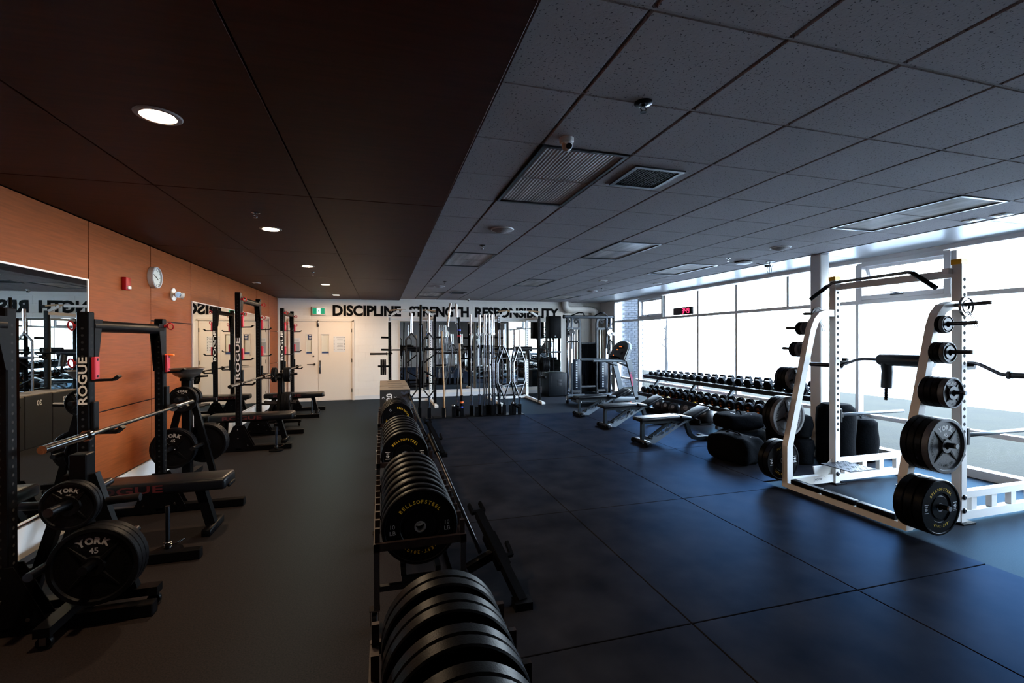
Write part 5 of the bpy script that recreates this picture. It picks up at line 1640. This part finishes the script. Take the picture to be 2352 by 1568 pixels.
mat('print_pink', (0.55, 0.03, 0.12), 0.5)
MB().text('LifeFitness', 0.06, T(1.44, -0.4135, 0.66) @ FY @ RZ(rad(-77.5)), 0, 0.01).build('side_lettering', 'print_pink', g)

# ------------------------------------------------------------------ cable machine in the corner
g = thing('cable_machine', 'tall silver dual pulley cable machine in the corner by the windows', 'cable machine', (6.0, 12.60, 0))
mat('shroud_blue', (0.005, 0.007, 0.011), 0.4, spec=0.15)
MB().tube([(-0.80, 0, 2.33), (0.80, 0, 2.33)], 0.05, 14).build('top_beam', 'grey_paint', g)
for sx in (-1, 1):
    MB().lathe([(0, 0), (0.056, 0), (0.056, 0.04), (0, 0.04)], (sx * 0.79, 0, 2.33), (sx, 0, 0), 16).build('beam_cap', 'black_plastic', g)
    MB().tube([(sx * 0.16, -0.04, 2.36), (sx * 0.28, -0.16, 2.45), (sx * 0.33, -0.20, 2.44)], 0.018, 8).tube([(sx * 0.60, -0.04, 2.36), (sx * 0.40, -0.18, 2.45), (sx * 0.34, -0.20, 2.44)], 0.018, 8).build('pull_up_grip', 'black_rubber', g)
    MB().rbox((sx * 0.70, -0.02, 1.16), (0.075, 0.075, 2.28), 0.008, 1).build('outer_column', 'chrome', g)
    MB().rbox((sx * 0.57, -0.02, 1.16), (0.05, 0.05, 2.28), 0.006, 1).build('inner_column', 'silver_paint', g)
    MB().path([(sx * 0.28, 0.05, 0.03), (sx * 0.28, 0.05, 2.14), (sx * 0.30, 0.05, 2.24), (sx * 0.40, 0.05, 2.28), (sx * 0.56, 0.05, 2.28)], 0.09, 0.06, up=(0, 1, 0)).build('curved_mast', 'grey_paint', g)
    for q in (0.38, 0.47):
        MB().cyl((sx * q, 0.02, 0.1), (sx * q, 0.02, 1.98), 0.013, 10).build('guide_rod', 'chrome', g)
    for z in (1.98, 0.12):
        MB().box((sx * 0.43, 0.02, z), (0.30, 0.08, 0.065)).build('rod_bracket', 'grey_paint', g)
    MB().rbox((sx * 0.43, -0.05, 0.62), (0.24, 0.012, 0.90), 0.004, 1).build('shroud', 'shroud_blue', g)
    ws = MB()
    for k in range(18):
        ws.box((sx * 0.43, 0.03, 0.22 + 0.044 * k), (0.22, 0.10, 0.040))
    tag(ws.build('weight_stack', 'iron', g), kind='stuff')
    pn = MB()
    for k in range(16):
        pn.box((sx * 0.43, -0.057, 0.24 + 0.05 * k), (0.05, 0.002, 0.018))
    tag(pn.build('stack_numbers', 'print_grey', g), kind='stuff')
    for q in (0.62, 0.42):
        MB().lathe([(0.02, -0.014), (0.07, -0.014), (0.074, -0.006), (0.066, 0), (0.074, 0.006), (0.07, 0.014), (0.02, 0.014)], (sx * (q + (0.06 if q > 0.5 else 0)), 0.0, 2.20), (0, 1, 0), 18).build('top_pulley', 'black_plastic', g)
    # swivel carriage
    c = MB().lathe([(0, -0.02), (0.095, -0.02), (0.10, -0.012), (0.10, 0.012), (0.095, 0.02), (0, 0.02)], (sx * 0.62, -0.12, 1.86), (0.2 * sx, -1, 0), 24).build('swivel_carriage', 'steel', g)
    MB().lathe([(0.02, -0.012), (0.045, -0.012), (0.05, 0), (0.045, 0.012), (0.02, 0.012)], (sx * 0.73, -0.16, 1.82), (0.2 * sx, -1, 0.3), 16).build('swivel_pulley', 'chrome', c)
    MB().box((sx * 0.66, -0.06, 1.99), (0.16, 0.05, 0.05)).build('carriage_arm', 'grey_paint', g)
    nb = MB()
    for k in range(4):
        nb.box((sx * 0.57, -0.047, 1.02 + 0.10 * k), (0.07, 0.004, 0.085))
    nb.box((sx * 0.57, -0.046, 1.17), (0.08, 0.003, 0.42))
    tag(nb.build('height_labels', 'paper', g), kind='stuff')
    MB().box((sx * 0.50, -0.15, 0.03), (0.55, 0.06, 0.05)).box((sx * 0.70, -0.12, 0.03), (0.08, 0.40, 0.06)).build('base_foot', 'silver_paint', g)
MB().box((0, 0.06, 0.25), (0.50, 0.04, 0.05)).build('cross_brace', 'grey_paint', g)
g = thing('rope_handle', 'black rope attachment hanging from the right pulley of the cable machine', 'rope', (6.62, 12.46, 1.42))
MB().tube([(-0.07, 0, -0.16), (-0.075, 0, 0.05), (-0.05, 0, 0.19), (0, 0, 0.23), (0.05, 0, 0.19), (0.075, 0, 0.05), (0.07, 0, -0.16)], 0.014, 8).build('rope', 'black_cloth', g)
for sx in (-1, 1):
    MB().lathe([(0, -0.03), (0.028, -0.025), (0.03, 0.01), (0.016, 0.03)], (sx * 0.07, 0, -0.17), (0, 0, 1), 12).build('end_stop', 'black_rubber', g)
MB().tube([(0, 0, 0.23), (0, 0, 0.29), (0.0, -0.01, 0.40)], 0.006, 6).build('clip', 'chrome', g)
g = thing('short_bar', 'short black bar hanging from the left pulley of the cable machine', 'handle', (5.40, 12.44, 1.60))
MB().tube([(-0.17, 0, 0), (0.17, 0, 0)], 0.018, 10).build('grip', 'black_rubber', g)
MB().tube([(0, 0, 0.0), (0, 0, 0.05), (-0.01, 0, 0.24)], 0.007, 6).build('clip', 'chrome', g)
for sx in (-1, 1):
    MB().ball((sx * 0.175, 0, 0), 0.021, 10).build('end_cap', 'chrome', g)
# strap rack
g = thing('strap_rack', 'dark rack hung with black straps behind the cable machine', 'rack', (6.20, 12.98, 0))
MB().box((0, 0.05, 0.80), (0.52, 0.03, 1.5)).build('back_panel', 'black_paint', g)
MB().box((0, 0.0, 1.55), (0.54, 0.06, 0.04)).build('top_rail', 'grey_paint', g)
for k in range(6):
    x = -0.22 + 0.088 * k
    L = (0.95, 1.25, 1.05, 0.85, 1.3, 1.15)[k]
    m = MB()
    for e in (-0.03, 0.02):
        m.path([(x + e * 0.5, -0.03, 1.52), (x + e, -0.05, 1.52 - L * 0.5), (x + e * 0.8, -0.045, 1.52 - L)], 0.035, 0.006, up=(1, 0, 0))
    m.tube([(x - 0.012, -0.045, 1.52 - L), (x, -0.045, 1.50 - L), (x + 0.014, -0.045, 1.52 - L)], 0.010, 6)
    m.build('strap', 'black_cloth', g)
    MB().tube([(x, 0.0, 1.55), (x, -0.05, 1.54), (x, -0.06, 1.57)], 0.006, 6).build('hook', 'chrome', g)
# ------------------------------------------------------------------ white cage rack at the right
mat('cage_white', (0.74, 0.715, 0.68), 0.32)
YN, YFR, XU, XL_ = 2.87, 4.05, 5.005, 4.33
g = cage = thing('half_rack', 'large white half rack loaded with plates at the right by the windows', 'power rack', (XU, (YN + YFR) / 2, 0))
oy = (YN + YFR) / 2
hw = (YFR - YN) / 2
for s in (-1, 1):
    y = s * hw
    u = MB().rbox((0, y, 1.19), (0.078, 0.078, 2.36), 0.006, 1, sm=False).build('upright', 'cage_white', g)
    MB().box((0, y, 2.345), (0.080, 0.080, 0.045)).build('yellow_band', 'yellow_plastic', u)
    hm = MB()
    for k in range(24):
        hm.lathe([(0, 0.0), (0.0165, 0.0)], (0, y - 0.0395, 0.62 + 0.068 * k), (0, -1, 0), 14)
    tag(hm.build('adjustment_holes', 'gap_dark', u), kind='stuff')
    bo = MB()
    for z in (0.24, 0.12):
        bo.lathe([(0.024, 0.0), (0.024, 0.006), (0.013, 0.012), (0, 0.012)], (0, y - 0.039, z), (0, -1, 0), 14)
    for z in (2.20, 2.09):
        bo.lathe([(0.024, 0.0), (0.024, 0.012), (0, 0.016)], (0.039, y, z), (1, 0, 0), 12)
    bo.build('bolts', 'dark_steel', u)
    MB().box((0.02, y, 0.007), (0.16, 0.14, 0.014)).build('rubber_foot', 'black_rubber', g)
    # slanting plate storage leg with rounded shoulder
    yl = y + s * 0.005
    x0 = XL_ - XU
    MB().path([(x0, yl, 0.02), (x0, yl, 0.47), (x0 + 0.33, yl, 1.76), (x0 + 0.375, yl, 1.86), (x0 + 0.44, yl, 1.925), (x0 + 0.53, yl, 1.95), (-0.03, yl, 1.95)], 0.07, 0.075, up=(0, 1, 0)).build('storage_leg', 'cage_white', g)
    MB().box((x0 / 2, yl, 0.07), (abs(x0), 0.06, 0.09)).build('base_rail', 'cage_white', g)
    # ladder base toward the windows
    MB().box((0.56, y, 0.07), (1.06, 0.06, 0.075)).build('lower_rail', 'cage_white', g)
    MB().box((0.56, y, 0.255), (1.06, 0.06, 0.06)).build('upper_rail', 'cage_white', g)
    for k in range(4):
        MB().box((0.16 + 0.27 * k, y, 0.165), (0.07, 0.045, 0.13)).build('ladder_post', 'cage_white', g)
    MB().box((1.07, y, 0.15), (0.05, 0.06, 0.26)).build('end_post', 'cage_white', g)
    MB().box((1.07, y, 0.01), (0.10, 0.20, 0.02)).build('end_foot', 'black_rubber', g)
    MB().rbox((0.60, y - 0.0, 0.782), (0.98, 0.032, 0.034), 0.008, 1).build('safety_arm', 'silver_paint', g)
    MB().box((0.052, y, 0.78), (0.026, 0.085, 0.15)).box((0.085, y, 0.78), (0.05, 0.045, 0.05)).build('safety_bracket', 'black_plastic', g)
    MB().path([(0.04, y, 1.39), (0.15, y, 1.39), (0.165, y, 1.43)], 0.06, 0.03, up=(0, 1, 0)).build('bar_hook', 'black_plastic', g)
    # plate pegs
    for zz, xx in ((0.30, x0 + 0.0), (0.79, x0 + 0.08), (1.21, x0 + 0.19), (1.54, x0 + 0.275), (1.78, x0 + 0.335), (1.95, x0 + 0.56)):
        MB().cyl((xx, yl + s * 0.03, zz), (xx, yl + s * (0.315 if zz < 1 else (0.31 if zz < 1.9 else 0.28)), zz + 0.008), 0.0165 if zz > 1 else 0.022, 12).build('plate_peg', 'dark_steel', g)
        ye = yl + s * (0.315 if zz < 1 else (0.31 if zz < 1.9 else 0.28))
        MB().cyl((xx, ye, zz + 0.008), (xx, ye + s * 0.012, zz + 0.008), 0.0150 if zz > 1 else 0.020, 12).build('peg_cap', 'hub_steel', g)
    # gusset and pivot by the foot
    MB().prism([(0.0, 0.12), (-0.20, 0.12), (0.0, 0.30)], 0.008, T(-0.04, y + 0.004, 0) @ FY).build('gusset', 'cage_white', g)
    # folding step with tread plate
    MB().prism([(-0.38, 0.24), (-0.36, 0.15), (-0.28, 0.14), (-0.20, 0.10), (-0.12, 0.20), (-0.02, 0.24)], 0.012, T(0.0, y - s * 0.05, 0) @ FY).build('step_bracket', 'cage_white', g)
    st_ = MB().box((-0.06, y - s * 0.20, 0.25), (0.36, 0.34, 0.008)).build('step_plate', 'grey_paint', g)
    dm = MB()
    for i in range(9):
        for j in range(8):
            dm.box((0, 0, 0), (0.024, 0.006, 0.003), T(-0.06 - 0.16 + 0.04 * i, y - s * 0.20 - 0.15 + 0.043 * j, 0.2555) @ RZ(PI / 4 if (i + j) % 2 else -PI / 4))
    tag(dm.build('tread_pattern', 'silver_paint', st_), kind='stuff')
MB().box((XL_ - XU, 0, 0.045), (0.07, 2 * hw - 0.06, 0.06)).build('rear_beam', 'cage_white', g)
for k in range(3):
    L = (2 * hw - 0.10) / 3
    MB().rbox((XL_ - XU + 0.005, -hw + 0.05 + L * (k + 0.5), 0.10), (0.075, L - 0.02, 0.05), 0.010, 2).build('bump_pad', 'black_rubber', g)
MB().box((0, 0, 2.245), (0.04, 2 * hw - 0.07, 0.07)).build('top_beam', 'cage_white', g)
MB().tube([(-0.16, hw + 0.16, 2.13), (-0.09, hw - 0.02, 2.275), (-0.09, hw - 0.06, 2.29), (-0.09, -hw + 0.36, 2.30), (-0.10, -hw + 0.32, 2.29), (-0.15, -hw + 0.10, 2.13)], 0.0165, 12).build('pull_up_bar', 'steel', g)
MB().tube([(-0.16, hw + 0.17, 2.12), (-0.10, hw + 0.0, 2.26)], 0.022, 12).build('end_grip', 'black_rubber', g)
MB().tube([(-0.10, -hw + 0.31, 2.285), (-0.15, -hw + 0.09, 2.12)], 0.022, 12).build('end_grip', 'black_rubber', g)
MB().box((-0.05, hw - 0.06, 2.265), (0.09, 0.05, 0.05)).box((-0.05, -hw + 0.05, 2.265), (0.09, 0.05, 0.05)).build('bar_mount', 'cage_white', g)
lp_ = MB().box((-0.27, hw - 0.027, 0.075), (0.12, 0.003, 0.045)).build('warning_label', 'paper', g)
MB().text('NO STEP', 0.022, T(-0.27, hw - 0.0295, 0.075) @ FY, 0, 0.03, width=0.10).build('label_text', 'print_black', lp_)

# plates on its pegs
PG = 'plates on the pegs of the white half rack'
def pegs(s, items):
    y = oy + s * (hw + 0.005)
    side = 'near' if s < 0 else 'far'
    for xx, z, R0, t, n, txt, where, kind in items:
        for k in range(n):
            yy = y + s * (0.05 + t * (k + 0.5) + 0.003 * k)
            pos = 'only' if n == 1 else ('outermost' if k == n - 1 else ('innermost' if k == 0 else '%s from the leg' % ORD[k]))
            lab = '%s plate, %s on the %s peg of the %s white leg' % ('black bumper' if kind == 'b' else 'iron', pos, where, side)
            face = -1 if (s < 0 and k == n - 1) or (s > 0 and k == 0) else s
            if kind == 'b':
                q = thing('bumper_plate', lab, 'weight plate', (XL_ + xx, yy, z), 0, PG)
                bumper(q, t, '45', -1, R0, 0.0 if s < 0 else 3.2, detail=(k == (n - 1 if s < 0 else 0)))
            else:
                q = thing('iron_plate', lab, 'weight plate', (XL_ + xx, yy, z), 0, PG)
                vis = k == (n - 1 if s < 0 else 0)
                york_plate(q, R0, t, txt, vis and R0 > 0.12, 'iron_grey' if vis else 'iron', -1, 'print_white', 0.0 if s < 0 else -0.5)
items = lambda b: [(0.0, 0.296, 0.225, 0.07, 2 if b else 3, '45', 'lowest', 'b'), (0.08, 0.785, 0.225, 0.05, 3 if b else 4, '45', 'second lowest', 'i'), (0.19, 1.21, 0.128, 0.045, 4, '25', 'third lowest', 'i'),
                   (0.275, 1.54, 0.088, 0.036, 3, '10', 'fourth lowest', 'i'), (0.335, 1.78, 0.076, 0.03, 2 if not b else 3, '5', 'fifth lowest', 'i')]
pegs(-1, items(False))
pegs(1, items(True))
def ring_plate(loc, lab):
    q = thing('ring_plate', lab, 'weight plate', loc, 0, PG)
    MB().lathe([(0.03, -0.008), (0.03, 0.008), (0.055, 0.008), (0.058, 0.003), (0.072, 0.003), (0.075, 0.01), (0.088, 0.01), (0.088, -0.01), (0.055, -0.01), (0.03, -0.008)], ax=(0, -1, 0), n=30).build('disc', 'steel', q)
    MB().tube([(0.02, -0.012, -0.05), (0.045, -0.04, -0.13), (0.055, -0.045, -0.18), (0.03, -0.045, -0.185), (0.015, -0.03, -0.10), (0.0, -0.012, -0.04)], 0.003, 6).build('spring_clip', 'chrome', q)
ring_plate((XL_ + 0.56, YN - 0.12, 1.935), 'pale ring plate with a wire clip on the top peg of the near white leg')
ring_plate((XL_ + 0.56, YFR + 0.12, 1.935), 'pale ring plate with a wire clip on the top peg of the far white leg')

# padded squat bar on its hooks
g = thing('padded_bar', 'padded squat bar with two hanging handles resting in the white half rack', 'barbell', (5.135, 3.37, 1.435))
MB().tube([(0, 1.10, -0.09), (0, 0.72, -0.09), (0, 0.68, -0.075), (0, 0.52, -0.01), (0, 0.44, 0.0), (0, -0.54, 0), (0, -0.58, -0.01), (0, -0.72, -0.085), (0, -0.76, -0.09), (0, -1.20, -0.09)], 0.0165, 12).build('shaft', 'dark_steel', g)
for a, b in ((0.70, 1.10), (-0.77, -1.19)):
    s = 1 if b > 0 else -1
    MB().cyl((0, a, -0.09), (0, b, -0.09), 0.025, 18).lathe([(0, 0), (0.036, 0), (0.036, 0.025), (0, 0.025)], (0, a, -0.09), (0, s, 0), 18).build('sleeve', 'dark_steel', g)
MB().tube([(0, 0.28, 0.0), (0, 0.26, 0.0), (0, -0.20, 0.0), (0, -0.22, 0.0)], [0.055, 0.062, 0.062, 0.055], 18).build('neck_pad', 'black_vinyl', g)
for y in (0.21, -0.14):
    MB().tube([(0.0, y, -0.02), (0.03, y + 0.01, -0.12), (0.03, y + 0.02, -0.30)], [0.055, 0.052, 0.052], 16).build('handle_pad', 'black_vinyl', g)
    hg = MB().tube([(0.03, y + 0.02, -0.30), (0.03, y + 0.025, -0.43)], 0.014, 10)
    for k in range(7):
        hg.lathe([(0.014, -0.007), (0.020, 0), (0.014, 0.007)], (0.03, y + 0.0225, -0.315 - 0.017 * k), (0, 0, 1), 10)
    hg.build('handle_grip', 'black_rubber', g)

# ------------------------------------------------------------------ heavy bags by the windows
def duffel(loc, d, lab, rz=0.0, marks=True, seed=1):
    """soft filled bag: rounded box with sagging, wrinkled top"""
    rr = random.Random(seed)
    g = thing('sandbag', lab, 'bag', loc, rz, 'black heavy bags by the windows')
    bm = bmesh.new()
    bmesh.ops.create_cube(bm, size=1.0)
    bmesh.ops.subdivide_edges(bm, edges=list(bm.edges), cuts=9, use_grid_fill=True)
    ph = [rr.uniform(0, 6) for _ in range(8)]
    for v in bm.verts:
        x, y, z = v.co * 2
        l = (abs(x) ** 5 + abs(y) ** 5 + abs(z) ** 5) ** 0.2
        n = Vector((x, y, z)) / max(l, 1e-6)
        w = 1 + 0.035 * math.sin(4 * x + ph[0]) * math.sin(5 * y + ph[1]) + 0.02 * math.sin(11 * y + 6 * z + ph[2]) * math.sin(7 * x + ph[3])
        bulge = 1 + 0.06 * (1 - z * z)
        zz = n.z * w
        if zz > 0.5:
            zz -= 0.07 * math.cos(2.5 * x + ph[4]) * math.cos(3 * y + ph[5])
        v.co = Vector((n.x * w * bulge * d[0] / 2, n.y * w * bulge * d[1] / 2, max(-0.97, zz) * d[2] / 2 + d[2] / 2 * 0.97))
    bm.verts.index_update()
    mb = MB().add([tuple(v.co) for v in bm.verts], [tuple(v.index for v in f.verts) for f in bm.faces], 0, True)
    bm.free()
    mb.build('body', 'black_cloth', g)
    zt = d[2] * 0.97
    MB().tube([(-0.05, -d[1] * 0.30, zt - 0.02), (-0.03, -d[1] * 0.15, zt + 0.035), (0.03, d[1] * 0.15, zt + 0.03), (0.05, d[1] * 0.30, zt - 0.02)], 0.012, 6).build('handle_strap', 'black_cloth', g)
    if marks:
        m = MB()
        for k in range(5):
            m.box((-d[0] * 0.20, d[1] * 0.02 + 0.035 * (k - 2), zt + 0.004), (0.016, 0.022, 0.004))
        for k in range(5):
            m.box((d[0] * 0.12, -d[1] * 0.24 + 0.03 * (k - 2), zt - 0.004), (0.014, 0.02, 0.004))
        tag(m.build('white_print', 'print_white', g), kind='stuff')
    return g
duffel((4.60, 5.16, 0.012), (0.38, 0.66, 0.37), 'black sandbag nearest the camera, left of the bumper plates', 0.12, True, 3)
duffel((5.30, 5.78, 0.012), (0.66, 0.52, 0.28), 'flat black sandbag at the bottom of the stack behind the nearest bag', 0.3, False, 5)
duffel((5.22, 5.76, 0.305), (0.60, 0.46, 0.24), 'black sandbag lying on top of the flat bag', -0.1, True, 8)
duffel((5.62, 5.32, 0.012), (0.36, 0.40, 0.46), 'squat black bag behind the far white leg', 0.5, True, 9)
def upright_bag(loc, r, h, lab, seed):
    rr = random.Random(seed)
    g = thing('heavy_bag', lab, 'bag', loc, rr.uniform(0, 3), 'black heavy bags by the windows')
    n, m = 24, 14
    vs, fs = [], []
    for i in range(m + 1):
        t = i / m
        z = h * t
        k = 1.0 + 0.05 * math.sin(PI * t) + 0.03 * math.sin(9 * t + seed)
        if t < 0.08: k *= 0.90 + 0.10 * t / 0.08
        if t > 0.92: k *= 1 - 0.25 * ((t - 0.92) / 0.08) ** 2
        for q in range(n):
            a = 2 * PI * q / n
            w = k * (1 + 0.02 * math.sin(3 * a + 5 * t + seed))
            vs.append((r * w * math.cos(a), r * w * math.sin(a), z))
    for i in range(m):
        for q in range(n):
            fs.append((i * n + q, i * n + (q + 1) % n, (i + 1) * n + (q + 1) % n, (i + 1) * n + q))
    fs.append(tuple(reversed(range(n))))
    MB().add(vs, fs, 0, True).build('body', 'black_cloth', g)
    tp = MB()
    ring = [vs[m * n + q] for q in range(n)]
    tp.add(ring + [(0, 0, h + 0.015)], [(q, (q + 1) % n, n) for q in range(n)], 0, True)
    tp.build('lid', 'black_cloth', g)
    MB().tube([(-0.07, 0, h + 0.005), (-0.04, 0, h + 0.03), (0.04, 0, h + 0.03), (0.07, 0, h + 0.005)], 0.010, 6).build('strap', 'black_cloth', g)
    return g
upright_bag((5.80, 4.68, 0), 0.215, 0.80, 'tall black upright bag beside the column', 1)
upright_bag((5.38, 4.86, 0.0), 0.17, 0.34, 'short black upright bag under another, left of the tall bag', 2)
upright_bag((5.38, 4.86, 0.362), 0.155, 0.28, 'short black bag stacked on top of another, left of the tall bag', 3)
upright_bag((6.32, 4.74, 0), 0.19, 0.57, 'black upright bag right of the tall bag, below the window rail', 4)
upright_bag((6.66, 5.06, 0), 0.17, 0.54, 'black upright bag farthest right against the window', 5)
